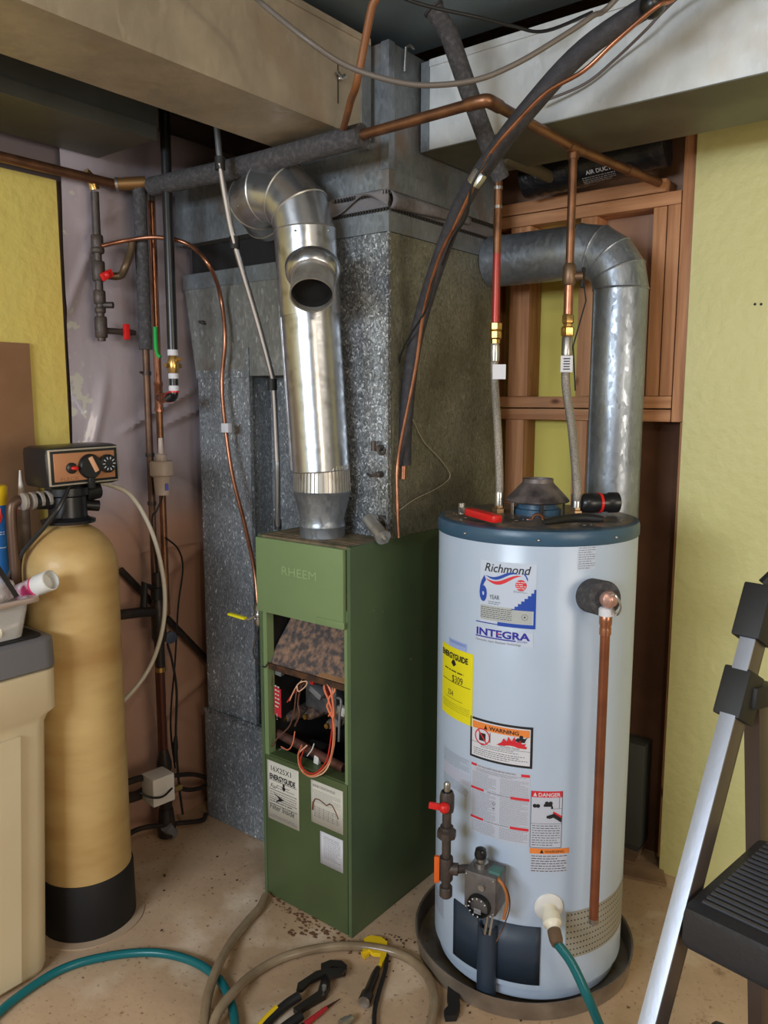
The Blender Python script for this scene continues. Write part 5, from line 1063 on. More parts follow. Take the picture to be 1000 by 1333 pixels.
MB().lathe([(.012, zq_(487)), (.015, zq_(485)), (.018, zq_(478)), (.018, zq_(472)), (.014, zq_(466)), (.012, zq_(463))], bp_, n=12).cyl(bp_+V((0, -.03, zq_(476))), bp_+V((0, .03, zq_(476))), .007, 8).cyl(bp_+V((0, .0, zq_(468))), bp_+V((.03, .01, zq_(468))), .006, 8).build('brass_valve', BRASS, vp3)
MB().tube(spline([bp_+V((0, 0, zq_(488))), bp_+V((0, 0, zq_(505))), bp_+V((0, -.003, zq_(516))), bp_+V((0, -.02, zq_(518))), q+(e_-q)*.72], 4), .0138, 16).build('black_elbow', BLACK, vp3)
MB().tube([q+(e_-q)*.70, q+(e_-q)*.76], .0172, 14).tube([bp_+V((0, 0, zq_(509))), bp_+V((0, 0, zq_(511)))], .0168, 14).build('red_band', REDP, vp3)
# beige drain fitting
f_ = V((-2.17, WX(211, 620, -2.17).y, 0)); zf = lambda y: zrow(y, f_)
bf = thing('beige_drain_fitting', f_+V((0, 0, zf(645))), 'beige plastic drain fitting with pointed spout on the pipes left of the return drop', 'fitting')
MB().lathe([(.024, zf(644)), (.028, zf(620)), (.0285, zf(619))], f_, n=24).build('cup', BEIGEP, bf); MB().lathe([(.033, zf(620)), (.038, zf(618)), (.038, zf(603)), (.034, zf(600)), (.018, zf(600)), (.018, zf(592)), (.010, zf(590)), (.0075, zf(570))], f_, n=26).build('cap', BEIGEP, bf)
q = f_+V((.029, -.004, zf(633))); MB().obox(frame(q, (0, 1, 0)), .012, .003, .022, .002).build('blue_mark', mat('blue_mark', (90, 96, 180), .5), bf)
tag(MB().tube(spline([f_+V((0, 0, zf(646))), WX(204, 665, -2.17), WX(198, 680, -2.19), WX(207, 760, -2.20), WX(203, 800, -2.2)], 5), .003, 6).build('black_wire', BLACK_M), 'short black wire hanging from the beige drain fitting', 'wire')
# lower plumbing
lp2 = thing('lower_drain_plumbing', (-2.2, WX(210, 980, -2.2).y, .06), 'dark drain pipes with valves low on the left wall behind the tan tank', 'pipe')
vb = V((-2.21, WX(209, 870, -2.21).y, 0)); zv = lambda y: zrow(y, vb)
MB().tube([vb+V((0, 0, zv(990))), vb+V((0, 0, zv(870)))], .0135, 14).build('brown_pipe', mat('oxblood_pipe', (84, 46, 36), .4, .3), lp2)
MB().tube([vb+V((0, 0, zv(872))), vb+V((0, 0, zv(745)))], .0165, 14).lathe([(.02, zv(835)), (.025, zv(830)), (.025, zv(790)), (.018, zv(780))], vb, n=14).build('black_pipe', DARKIRON, lp2)
MB().lathe([(.017, zv(874)), (.0175, zv(868))], vb, n=12).build('brass_ring', BRASS, lp2)
MB().lathe([(.014, zv(975)), (.026, zv(992)), (.026, zv(1000))][::-1], vb, n=14).build('reducer', DARKIRON, lp2)
q = vb+V((0, 0, zv(796))); MB().tube(spline([q, WX(185, 797, -2.2), WX(160, 800, -2.19), WX(130, 803, -2.2)], 5), .0165, 14).build('side_pipe', DARKIRON, lp2)
MB().tube([WX(202, 768, -2.21), WX(188, 760, -2.2), WX(187, 790, -2.2)], .012, 10).tube([WX(204, 765, -2.2), WX(204, 780, -2.2)], .02, 10).build('bracket', BLACK_M, lp2)
q = WX(221, 829, -2.2); MB().lathe([(.020, 0), (.022, .004), (.022, .012), (.010, .014)], q, (1, -.3, 0), 8).build('hand_wheel', mat('blue_black', (50, 62, 84), .5), lp2)
cb = WX(206, 1020, -2.14)
MB().obox(Matrix.Translation(WX(206, 1024, -2.12)) @ Matrix.Rotation(-.1, 4, 'Z'), .075, .08, .095, .006).build('white_valve_box', mat('valve_box_white', (212, 206, 200), .45), lp2)
MB().tube(spline([WX(182, 1032, -2.09), WX(196, 1038, -2.07), WX(212, 1037, -2.07), WX(224, 1026, -2.08)], 5), .0035, 6).build('black_tie', BLACK_M, lp2)
q0_ = vb+V((0, 0, zv(1000))); MB().tube([q0_, V((vb.x, vb.y, .05))], .022, 14).lathe([(.03, .0), (.032, .03), (.026, .09), (.024, .1)], V((vb.x, vb.y, .02)), n=14).tube(spline([q0_+V((0, 0, -.03)), WX(180, 1035, -2.2), WX(150, 1040, -2.2)], 4), .018, 12).build('valve_body', DARKIRON, lp2)
MB().tube(spline([WX(150, 1025, -2.15), WX(175, 1015, -2.15), WX(190, 1012, -2.16)], 4), .011, 10).build('drain_stub', DARKIRON, lp2)
MB().tube(spline([WX(222, 1010, -2.2), WX(250, 1008, -2.22), WX(268, 1013, -2.24), WX(270, 1022, -2.24), WX(250, 1028, -2.22), WX(232, 1026, -2.2)], 6), .008, 10).build('looped_tube', DARKIRON, lp2)
q = WX(235, 1024, -2.19); MB().cyl(q, q+V((0, -.03, 0)), .012, 10).build('brass_nut', BRASS, lp2)
MB().tube([WX(216, 1075, -2.19), WX(225, 1085, -2.2)], .02, 10).build('foot_fitting', GREYP, lp2)
tag(MB().tube([WX(157, 742, -2.29), WX(282, 872, -2.29)], .012, 12).build('diagonal_pipe', DARKIRON), 'dark pipe slanting down to the right along the left wall', 'pipe')
tag(MB().tube(spline([WX(216, 700, -2.22), WX(232, 715, -2.24), WX(238, 740, -2.25), WX(232, 790, -2.25), WX(228, 860, -2.24), WX(222, 940, -2.24), WX(228, 1000, -2.24)], 8), .0032, 8).build('hanging_wire', BLACK_M), 'thin dark wire bowing out from the left wall below the beige fitting', 'wire')
bc = thing('electric_cable', WX(229, 990, -2.2), 'black cord with in-line plug hanging low between the drain pipes and return drop', 'cord')
MB().tube(spline([WX(218, 838, -2.2), WX(224, 860, -2.2), WX(230, 900, -2.2), WX(229, 960, -2.2), WX(233, 1020, -2.2), WX(238, 1060, -2.2)], 8), .0042, 8).build('cord', BLACK_M, bc); MB().tube([WX(229, 958, -2.2), WX(228, 972, -2.2), WX(228, 992, -2.2)], [.005, .011, .006], 10).build('plug', BLACK_M, bc)
tag(MB().tube(spline([V((-2.02, 1.18, 1.235+.09)), WX(145, 632, -2.08), WX(170, 645, -2.08), WX(190, 675, -2.08), WX(205, 715, -2.08), WX(214, 765, -2.08), WX(213, 810, -2.08), WX(203, 850, -2.09), WX(188, 880, -2.1), WX(165, 908, -2.12), WX(140, 930, -2.17)], 8), .0068, 12).build('drain_tube', TUBEW), 'milky white drain tube curving from the control valve down behind the tan tank', 'tube')
tag(MB().tube(spline([WX(160, 1090, -2.2).lerp(WX(160, 1090, -2.2), 1), WX(185, 1078, -2.2), WX(230, 1072, -2.2), WX(262, 1068, -2.2), WX(268, 1060, -2.22)], 8), .009, 8).build('floor_tube', DARKIRON), 'dark tube lying along the foot of the left wall', 'tube')
# conduit from the ceiling to the furnace
cdp = [at(281, 150, D=2.16), at(287, 215, D=2.17), at(295, 265, D=2.19), at(306, 318, D=2.22), at(333, 410, D=2.31), at(352, 480, D=2.36), at(357, 510, D=2.38), at(361, 600, D=2.36), at(362, 689, Z=FZ+.001)]
cd = thing('electrical_conduit', cdp[-1], 'silver electrical conduit with taped cable bending down to the furnace top', 'conduit')
MB().tube(spline(cdp, 6), .0085, 14).build('conduit', CONDUIT, cd)
MB().tube(spline([p+V((.010, -.012, 0)) for p in cdp[1:-1]], 6), .0038, 8).build('taped_cable', mat('cable_sheath', (200, 190, 184), .5), cd)
for q in (cdp[1], cdp[3], at(355, 502, D=2.375)): MB().tube([q+V((.003, -.004, .02)), q+V((.003, -.004, -.014))], .014, 12).build('tape', BLACK_M, cd)
MB().lathe([(.011, 0), (.011, .03), (.009, .032)], cdp[-1], n=12).build('connector', mat('dark_connector', (50, 50, 52), .5, .5), cd)

# ================================================================ SOFTENER
TC = V((-2.055, 1.197, 0)); TR = .127
wt = thing('softener_tank', TC, 'tall tan fibreglass softener tank with black foot and black control head', 'tank')
prof = [(TR-.004, .16), (TR, .165), (TR, 1.06)]+[(TR*math.cos(a), 1.06+.135*math.sin(a)) for a in [i*.13 for i in range(1, 10)]]+[(.045, 1.185), (.045, 1.20)]
MB().lathe(prof, TC, n=56).build('tank_shell', TAN, wt)
MB().lathe([(TR+.006, .001), (TR+.007, .004), (TR+.005, .16), (TR+.003, .168), (TR-.002, .17)], TC, n=56).build('foot', BLACK_M, wt)
MB().lathe([(.048, 1.19), (.072, 1.192), (.073, 1.200), (.058, 1.205), (.052, 1.21), (.050, 1.265), (.058, 1.27), (.058, 1.29)], TC, n=32).build('valve_neck', BLACK, wt)
hb_ = TC+V((.0, .02, 1.352)); HMx = Matrix.Translation(hb_) @ Matrix.Rotation(-.03, 4, 'Z') @ Matrix.Rotation(math.radians(1), 4, 'X')
mb = MB(); mb.obox(HMx, .13, .222, .112, .018); mb.build('control_head', BLACK, wt)
mb = MB().obox(HMx @ Matrix.Translation((.064, 0, 0)), .008, .206, .098, .003); mb.build('silver_bezel', mat('bezel', (180, 170, 156), .35, .5), wt)
MB().obox(HMx @ Matrix.Translation((.0655, 0, 0)), .006, .198, .090, .002).build('inner_frame', BLACK, wt)
MB().obox(HMx @ Matrix.Translation((.0670, 0, 0)), .006, .180, .076, .002).build('face_plate', mat('copper_face', (178, 124, 88), .4, .3), wt)
hx = lambda y, z, o=.0695: HMx @ V((o, y, z))
dx = (HMx.to_3x3() @ V((1, 0, 0)))
MB().lathe([(.034, 0), (.034, .008), (.030, .014)], hx(.012, -.002), dx, 28).obox(HMx @ Matrix.Translation((.075, .012, -.043)), .012, .02, .04, .004).build('main_knob', BLACK, wt)
MB().obox(HMx @ Matrix.Translation((.086, .016, .004)) @ Matrix.Rotation(math.radians(25), 4, 'X'), .006, .012, .044, .002).build('pointer', mat('peach_pointer', (214, 160, 124), .5), wt)
MB().lathe([(.026, 0), (.026, .01), (.021, .014)], hx(.064, .002), dx, 12).build('timer_knob', BLACK, wt); mb = MB()
for k in range(10): a = k*.628; mb.bar(hx(.064+.012*math.cos(a), .002+.012*math.sin(a), .0838), hx(.064+.019*math.cos(a), .002+.019*math.sin(a), .0838), .002, .001, dx)
mb.build('timer_marks', PAPERW, wt)
MB().lathe([(.015, 0), (.015, .006), (.011, .008)], hx(-.042, -.003), dx, 18).build('button_ring', BLACK, wt); MB().sphere(hx(-.036, -.003, .079), .008, 1, 1.4, .7).build('red_button', REDP, wt)
mb = MB(); vs, fs = text_polys('FLECK', .013, bold=.0); mb._add([hx(-.075+x*1.5, -.036+y, .0702) for x, y in vs], fs); mb.build('face_lettering', mat('face_ink', (130, 86, 58), .5), wt)
for a_, b_q, r_ in ((V((0, .05, 1.27)), V((0, .095, 1.275)), .026), (V((0, .055, 1.235)), V((.01, .09, 1.23)), .016), (V((0, -.04, 1.255)), V((0, -.095, 1.26)), .022)): MB().tube([TC+a_, TC+b_q], r_, 14).build('side_port', BLACK, wt)
mb = MB()
for k in range(4): mb.lathe([(.016, 0), (.024, .004), (.024, .012), (.016, .016)], TC+V((0, -.05-.022*k, 1.262)), (0, -1, 0), 14)
mb.build('clear_fittings', mat('clear_grey_fitting', (150, 140, 132), .3, .2), wt)
bp2 = thing('bypass_pipes', TC+V((-.03, -.19, .5)), 'two dark bronze pipes behind the left of the tan tank running to the control head', 'pipe')
pm = mat('bronze_dark', (96, 74, 62), .4, .6)
q = TC+V((-.01, -.155, 0))
MB().tube(spline([q+V((0, 0, .936)), q+V((0, 0, 1.1)), q+V((0, 0, 1.235)), q+V((0, .012, 1.262)), q+V((0, .03, 1.266))], 5), .014, 14).build('pipe', pm, bp2)
q = TC+V((-.11, -.12, 0)); MB().tube([q+V((0, 0, .936)), q+V((0, 0, 1.22))], .012, 12).build('pipe', pm, bp2)
tag(MB().tube(spline([TC+V((.05, -.02, 1.30)), TC+V((.055, -.06, 1.24)), TC+V((.03, -.09, 1.19)), TC+V((.0, -.142, 1.12)), TC+V((-.015, -.18, 1.04)), TC+V((-.02, -.18, .937))], 6), .006, 8).build('brine_line', BLACK), 'thin black brine line curving down from the control head at left', 'tube')
tag(MB().lathe([(TR+.03, .0004), (TR+.03, .004), (TR-.02, .005)], TC+V((.004, -.002, 0)), n=48).build('floor_ring', mat('pale_ring', (178, 152, 126), .7)), 'pale round ring on the floor under the softener tank', 'base plate')
# brine tank
BX1 = -1.905; BY_ = 1.045
bt = thing('brine_tank', (-2.1, .85, 0), 'cream plastic brine tank with dark grey lid at the left edge', 'tank')
def rrect(x0, x1, y0, y1, r, n=5):
    P = []
    for cx, cy, a0 in ((x1-r, y1-r, 0), (x0+r, y1-r, 1.5708), (x0+r, y0+r, 3.1416), (x1-r, y0+r, 4.7124)):
        for i in range(n+1): a = a0+1.5708*i/n; P.append((cx+r*math.cos(a), cy+r*math.sin(a)))
    return P
def loft(mb, secs):
    rings = [[mb.bm.verts.new((x, y, z)) for x, y in P] for P, z in secs]; n = len(rings[0])
    for a, b in zip(rings, rings[1:]):
        for k in range(n): mb.bm.faces.new((a[k], a[(k+1) % n], b[(k+1) % n], b[k]))
    mb.bm.faces.new(rings[0][::-1]); mb.bm.faces.new(rings[-1]); return mb
x0_, y0_ = -2.29, .66
loft(MB(), [(rrect(x0_+.03, BX1-.03, y0_+.03, BY_-.045, .04), .001), (rrect(x0_+.025, BX1-.025, y0_+.025, BY_-.04, .04), .02), (rrect(x0_+.008, BX1-.008, y0_+.008, BY_-.012, .04), .70), (rrect(x0_+.004, BX1-.004, y0_+.004, BY_-.004, .04), .72), (rrect(x0_, BX1+.006, y0_, BY_+.012, .04), .735), (rrect(x0_, BX1+.008, y0_, BY_+.014, .04), .842), (rrect(x0_+.01, BX1, y0_+.01, BY_, .04), .845)]).build('tank_body', BRINE, bt)
ye_ = BY_-.10
mb = MB(); mb.hexa([(BX1-.045, .78, .02), (BX1-.012, .78, .02), (BX1-.012, ye_-.03, .02), (BX1-.045, ye_-.03, .02), (BX1-.02, .76, .69), (BX1+.006, .76, .69), (BX1+.006, ye_, .69), (BX1-.02, ye_, .69)]); mb.build('raised_panel', BRINE, bt)
loft(MB(), [(rrect(x0_+.0, BX1+.004, y0_, BY_+.010, .04), .847), (rrect(x0_-.004, BX1+.010, y0_-.004, BY_+.016, .04), .85), (rrect(x0_-.002, BX1+.008, y0_-.002, BY_+.014, .04), .922), (rrect(x0_+.004, BX1, y0_+.004, BY_+.006, .04), .928)]).build('lid', BRINE_LID, bt)
loft(MB(), [(rrect(x0_+.02, BX1-.012, y0_+.02, BY_-.008, .03), .9285), (rrect(x0_+.02, BX1-.014, y0_+.02, BY_-.01, .03), .932)]).build('lid_recess', BLACK_M, bt)
# plastic bin and contents
bn = thing('plastic_bin', (-2.1, .86, .933), 'translucent plastic bin full of bagged bits on the brine tank lid', 'bin')
bz = .9335; by1 = BY_-.02; bx1 = BX1-.01
def shell(mb, secs):
    rings = [[mb.bm.verts.new((x, y, z)) for x, y in P] for P, z in secs]; n = len(rings[0])
    for a, b in zip(rings, rings[1:]):
        for k in range(n): mb.bm.faces.new((a[k], a[(k+1) % n], b[(k+1) % n], b[k]))
    mb.bm.faces.new(rings[0][::-1]); return mb
shell(MB(), [(rrect(-2.24, bx1-.02, .70, by1-.03, .03), bz), (rrect(-2.25, bx1-.008, .69, by1-.012, .03), bz+.10)]).build('bin_body', BINPL, bn, solid=.002)
shell_rim = MB(); P0 = rrect(-2.25, bx1-.008, .69, by1-.012, .03); P1_ = rrect(-2.262, bx1+.010, .678, by1+.008, .035); n = len(P0)
r0 = [shell_rim.bm.verts.new((x, y, bz+.10)) for x, y in P0]; r1 = [shell_rim.bm.verts.new((x, y, bz+.103)) for x, y in P1_]; r2_ = [shell_rim.bm.verts.new((x, y, bz+.090)) for x, y in P1_]
for k in range(n): shell_rim.bm.faces.new((r0[k], r0[(k+1) % n], r1[(k+1) % n], r1[k])); shell_rim.bm.faces.new((r1[k], r1[(k+1) % n], r2_[(k+1) % n], r2_[k]))
shell_rim.build('bin_rim', mat('bin_rim_plastic', (206, 186, 176), .3, trans=.3), bn, solid=.002)
def hold(name, lb, cat, o):
    return tag(o, lb, cat)
# contents
q = V((bx1-.045, .93, bz+.02)); gt2 = thing('glue_tube', V((bx1-.04, .93, bz+.004)), 'cream capped tube lying inside the bin against its clear side', 'tube')
MB().tube([V((bx1-.035, .78, bz+.024)), V((bx1-.035, .905, bz+.024))], .019, 16).build('tube_body', mat('tube_tan', (176, 136, 96), .5), gt2); MB().lathe([(.019, 0), (.022, .004), (.022, .03), (.012, .034)], (bx1-.035, .90, bz+.024), (0, 1, 0), 16).build('cap', CREAM, gt2); MB().tube([V((bx1-.035, .93, bz+.024)), V((bx1-.04, .985, bz+.03))], [.007, .004], 10).build('nozzle', CREAM, gt2)
MB().tube([V((bx1-.035, .82, bz+.024)), V((bx1-.035, .87, bz+.024))], .0197, 16).build('label_band', mat('label_blue', (70, 100, 130), .5), gt2)
tag(MB().box(bx1-.13, bx1-.03, .71, .87, bz+.055, bz+.085, .006).build('paper_packet', mat('pink_packet', (196, 150, 140), .6)), 'pinkish paper packet inside the translucent bin', 'packet')
bo = thing('white_bottle', V((bx1-.04, .965, bz+.08)), 'white bottle with pink label and open neck sticking out of the plastic bin', 'bottle')
p1_ = at(66, 755, X=-1.90); p0_ = p1_+V((-.105, -.030, -.045)); ax_ = (p1_-p0_).normalized(); ln = (p1_-p0_).length
MB().lathe([(.0, 0), (.022, 0), (.024, .006), (.024, ln-.045), (.023, ln-.04)], p0_, ax_, 26).build('bottle_body', mat('bottle_pink', (206, 186, 200), .4, 0, c2=(170, 50, 96), ns=18, lo=.5, hi=.6), bo)
MB().lathe([(.0255, ln-.05), (.027, ln-.046), (.027, ln), (.024, ln+.001), (.0235, ln-.025), (.0, ln-.026)], p0_, ax_, 28, closed=False).build('white_cap', WHITEP, bo)
MB().lathe([(.0262, ln-.056), (.0262, ln-.05)], p0_, ax_, 26).build('pink_ring', mat('pink_ring', (206, 60, 100), .4), bo)
def bag(name, c, sx, sy, sz, lb, seed, m=BAGPL):
    t = bmesh.new(); bmesh.ops.create_icosphere(t, subdivisions=4, radius=1)
    vs = []
    for v in t.verts:
        d = v.co.normalized(); k = 1+.22*NZ.noise(d*2.2+V((seed, 0, 0)))+.12*NZ.noise(d*6+V((seed, 3, 0)))
        vs.append(V((d.x*sx*k, d.y*sy*k, d.z*sz*k))+c)
    fs = [[v.index for v in f.verts] for f in t.faces]; t.free(); mb = MB(); mb._add(vs, fs)
    return tag(mb.build(name, m), lb, 'bag')
bag('clear_bag', V((bx1-.06, .83, bz+.12)), .05, .10, .045, 'crumpled clear plastic bag piled at the left of the bin', 2.0)
bag('clear_bag', V((bx1-.10, .94, bz+.115)), .05, .07, .042, 'crumpled clear bag behind the white bottle in the bin', 5.0)
mb = MB(); rr = random.Random(5)
for i in range(26):
    p = V((bx1-.05-.1*rr.random(), .74+.22*rr.random(), bz+.095+.03*rr.random())); mb.obox(frame(p, (rr.random()-.5, rr.random()-.5, rr.random()-.5)), .012, .008, .005)
tag(mb.build('small_hardware', mat('bag_bits', (160, 70, 66), .5, 0, c2=(190, 160, 90), ns=30)), 'small red and gold bits of hardware heaped in the plastic bin', 'hardware', kind='stuff')
q = at(3, 735, X=-1.99); q2 = at(22, 777, X=-1.93)
tag(MB().bar(q+V((0, -.03, .03)), q2, .012, .004, (1, 0, 0)).build('file_blade', mat('dark_steel', (62, 56, 54), .4, .7)), 'dark steel blade sticking out of the clear bag at far left', 'tool')
# things on the ledge behind: spray can, caulk tube, screwdriver
LX = -2.20
shf = struct(MB().box(-2.31, -2.13, .45, 1.12, .99, 1.005).build('trim_1', mat('ledge_wood', (110, 80, 58), .7)))
a = at(8, 690, X=LX+.03); ca = V((LX+.02, a.y-.02, 1.006)); zz_ = lambda y: zrow(y, ca)
can = thing('spray_can', ca, 'blue can with red emblem and yellow cap at the left edge', 'can')
MB().lathe([(.030, 1.006), (.031, 1.01), (.031, zz_(656)), (.028, zz_(653))], (ca.x, ca.y, 0), n=28).build('can_body', BLUEP, can); MB().lathe([(.0315, zz_(657)), (.0325, zz_(655)), (.0325, zz_(634)), (.030, zz_(632))], (ca.x, ca.y, 0), n=28).build('yellow_cap', YELP, can)
fd = V((-ca.x, -ca.y, 0)).normalized(); rd_ = V((-fd.y, fd.x, 0))
PC = Print(lambda u, v, o: V((ca.x, ca.y, v))+(fd*math.cos(u/.031)+rd_*math.sin(u/.031))*(.031+o))
mb = MB(); zc_c = zz_(672); PC.poly(mb, [(-.03, zc_c+.026), (.012, zc_c+.026), (.016, zc_c), (.006, zc_c-.022), (-.008, zc_c-.03), (-.026, zc_c-.018)], .001); mb.build('red_emblem', mat('emblem_red', (206, 44, 36), .4), can)
mb = MB(); PC.text(mb, 'S', -.004, zc_c-.006, .026, off=.0016, bold=.03); PC.lines(mb, -.014, zc_c-.05, .018, zc_c-.038, 2, .5); PC.rect(mb, -.02, zc_c-.085, .02, zc_c-.083, .001); mb.build('can_print', PAPERW, can)
a2 = at(31, 690, X=LX-.01); ct = V((LX-.01, a2.y, 1.006)); zt2_ = lambda y: zrow(y, ct)
cau = thing('caulk_tube', ct, 'caulk tube with pointed white nozzle beside the blue can', 'tube')
MB().lathe([(.019, 1.007), (.019, zt2_(660)), (.018, zt2_(655))], (ct.x, ct.y, 0), n=18).build('tube_body', mat('caulk_label', (120, 104, 92), .5), cau); MB().lathe([(.020, zt2_(662)), (.020, zt2_(650)), (.010, zt2_(646)), (.009, zt2_(640)), (.003, zt2_(612))], (ct.x, ct.y, 0), n=16).build('nozzle', mat('nozzle_white', (214, 200, 184), .4), cau)
p0_ = at(17, 712, X=LX+.065); p1_ = at(23, 648, X=LX+.065)
sd = thing('red_marker', p0_, 'red stick with yellow tip leaning in front of the blue can', 'tool'); MB().tube([p0_.lerp(p1_, .25), p1_], .004, 8).build('red_shaft', mat('shaft_red', (214, 60, 64), .4), sd); MB().tube([p0_-(p1_-p0_)*.35, p0_.lerp(p1_, .25)], [.005, .0055], 8).build('yellow_tip', YELP, sd)
# cardboard leaning on the wall
cy = at(44, 520, X=XL+.03).y
tag(MB().box(XL+.016, XL+.024, .4, cy, .45, at(20, 446, X=XL+.02).z, .001).build('cardboard_sheet', CARD), 'brown cardboard sheet leaning on the yellow part of the left wall', 'cardboard')

# ================================================================ FLOOR THINGS
def fp_(a, b, z): return at(a, b, Z=z)
hz_ = .0125
P = [(-80, 1390), (-30, 1345), (20, 1300), (80, 1262), (140, 1245), (200, 1240), (250, 1251), (285, 1275), (302, 1310), (306, 1345), (300, 1390)]
tag(MB().tube(spline([fp_(a, b, hz_) for a, b in P], 8), .0115, 14).build('teal_hose', TEAL), 'teal garden hose arching over the floor in front of the tan tank', 'hose')
P = [(262, 1400, .012), (266, 1345, .013), (270, 1300, .026), (282, 1262, .034), (300, 1228, .02), (322, 1200, .012), (338, 1182, .012), (346, 1166, .012)]
tag(MB().tube(spline([fp_(a, b, z) for a, b, z in P], 8), .0125, 14).build('clear_hose', VINYL), 'dingy clear hose running from the furnace corner over the teal hose', 'hose')
P = [(275, 1390, .012), (276, 1345, .016), (284, 1318, .034), (304, 1292, .034), (330, 1268, .014), (370, 1246, .0125), (420, 1234, .0125), (470, 1232, .0125), (520, 1242, .0125), (550, 1262, .0125), (565, 1292, .0125), (562, 1330, .0125), (545, 1375, .0125)]
tag(MB().tube(spline([fp_(a, b, z) for a, b, z in P], 8), .0125, 14).build('clear_hose', VINYL), 'dingy clear hose looping over the floor around the pliers', 'hose')
# tongue and groove pliers
pl_ = thing('groove_pliers', fp_(400, 1300, 0), 'black groove joint pliers with yellow handle tips lying on the floor', 'pliers')
def flat(mb, pts, z0, z1): 
    v = [fp_(a, b, 0) for a, b in pts]; mb.prism([(p.x, p.y) for p in v], Matrix.Translation((0, 0, z0)), z1-z0); return mb
PB_ = mat('plier_steel', (58, 54, 52), .35, .7)
flat(MB(), [(418, 1262), (430, 1257), (445, 1258), (452, 1264), (450, 1272), (436, 1276), (434, 1270), (441, 1267), (434, 1265), (428, 1268), (430, 1290), (424, 1303), (398, 1318), (388, 1326), (382, 1320), (414, 1298), (418, 1284)], .004, .018).build('upper_jaw', PB_, pl_)
flat(MB(), [(431, 1272), (450, 1273), (446, 1279), (428, 1284), (424, 1280), (404, 1290), (394, 1300), (386, 1302), (388, 1292), (412, 1276)], .018, .028).build('lower_jaw', PB_, pl_)
q = fp_(422, 1283, .03); MB().cyl(q-V((0, 0, .012)), q, .006, 10).build('pivot', STEEL, pl_)
def grip(pts, m, r, parent, name): return MB().tube(spline([fp_(a, b, z) for a, b, z in pts], 4), r, 12).build(name, m, parent)
grip([(390, 1296, .022), (372, 1308, .016), (352, 1326, .013), (330, 1350, .012)], BLACK_M, .0115, pl_, 'handle')
grip([(392, 1322, .013), (372, 1336, .013), (352, 1352, .012)], BLACK_M, .0115, pl_, 'handle')
grip([(360, 1312, .021), (346, 1326, .019), (336, 1338, .018)], YELP, .008, pl_, 'yellow_inlay')
mk = thing('red_pencil', fp_(420, 1316, 0), 'red handled awl pointing up right on the floor below the pliers', 'tool')
MB().tube([fp_(396, 1335, .009), fp_(425, 1312, .009)], [.008, .005], 8).build('shaft', mat('dull_red', (170, 36, 44), .4), mk); MB().tube([fp_(425, 1312, .009), fp_(443, 1300, .008)], [.004, .0008], 8).build('point', mat('dark_point', (70, 40, 36), .4, .4), mk); MB().tube([fp_(380, 1347, .009), fp_(396, 1335, .009)], [.009, .008], 8).build('end_cap', BLACK_M, mk)
nt_ = thing('socket_adapter', fp_(446, 1328, 0), 'small steel socket at the bottom edge beside the awl', 'tool'); MB().lathe([(.012, 0), (.012, .02), (.009, .022), (.009, .034)], fp_(444, 1334, .013), (.2, 1, .0), 12).build('body', STEEL, nt_)
# torch-like cylinder
p = fp_(474, 1305, .016); q = fp_(492, 1260, .011); tc_ = thing('dark_metal_torch', fp_(480, 1290, 0), 'dark metal cylinder torch lying on the floor right of the pliers', 'torch')
d = (q-p).normalized(); L_ = (q-p).length
MB().lathe([(.0155, 0), (.0165, .004), (.0165, .03), (.012, .036), (.011, L_-.03), (.007, L_)], p, d, 20).build('barrel', mat('dark_barrel', (66, 60, 58), .35, .6), tc_); MB().lathe([(.0, -.0005), (.007, -.0005), (.0075, -.002), (.0145, -.002), (.0155, .0)], p, d, 18).build('lens_ring', STEEL, tc_)
ys = thing('yellow_tipped_strap', fp_(492, 1280, 0), 'black strap wrench with worn yellow head on the floor near the furnace corner', 'tool')
flat(MB(), [(472, 1246), (474, 1228), (482, 1224), (496, 1226), (504, 1232), (503, 1250), (497, 1262), (493, 1262), (496, 1248), (486, 1247), (480, 1243)], .004, .016).build('yellow_head', YELP, ys)
MB().tube(spline([fp_(a, b, .009) for a, b in ((504, 1240), (502, 1262), (494, 1290), (488, 1315), (487, 1345))], 5), .0058, 8).build('handle', BLACK_M, ys)
flat(MB(), [(470, 1243), (478, 1240), (481, 1245), (474, 1250)], .001, .010).build('yellow_chip', YELP, ys)
bb = thing('black_broken_bracket', fp_(588, 1310, 0), 'black plastic bracket lying on the floor in front of the drain pan', 'bracket')
flat(MB(), [(583, 1290), (587, 1290), (590, 1297), (598, 1302), (599, 1318), (594, 1330), (580, 1331), (578, 1323), (584, 1316), (582, 1304)], .001, .018).build('body', BLACK_M, bb)
mb = MB(); rr = random.Random(11)
for i in range(60):
    if i < 26: a, b = rr.gauss(518, 14), rr.gauss(1222, 5)
    elif i < 44: a, b = rr.uniform(180, 340), rr.uniform(1100, 1250)
    else: a, b = rr.uniform(500, 700), rr.uniform(1250, 1330)
    p = fp_(a, b, .0015); mb.sphere((p.x, p.y, .0015), rr.uniform(.0015, .0035), 1, 1.3, .6, n=6)
tag(mb.build('floor_grit', mat('grit', (70, 48, 36), .9)), 'dark grit and crumbs scattered on the concrete floor', 'grit', kind='stuff')
mb = MB(); rr = random.Random(4)
for i in range(22):
    t = i/21; x = 1.0*t; p = fp_(356+104*t+rr.gauss(0, 4), 1172+62*t+rr.gauss(0, 3), .001); 
    for _k in range(5): mb.sphere((p.x+rr.gauss(0, .012), p.y+rr.gauss(0, .008), .001), rr.uniform(.002, .006), 1, rr.uniform(.5, 1), .3, n=6)
for a, b in ((378, 1214), (392, 1214), (408, 1216), (420, 1213)):
    p = fp_(a, b, .001)
    for _k in range(9): mb.sphere((p.x+rr.gauss(0, .01), p.y+rr.gauss(0, .006), .001), rr.uniform(.003, .007), 1.2, .8, .25, n=6)
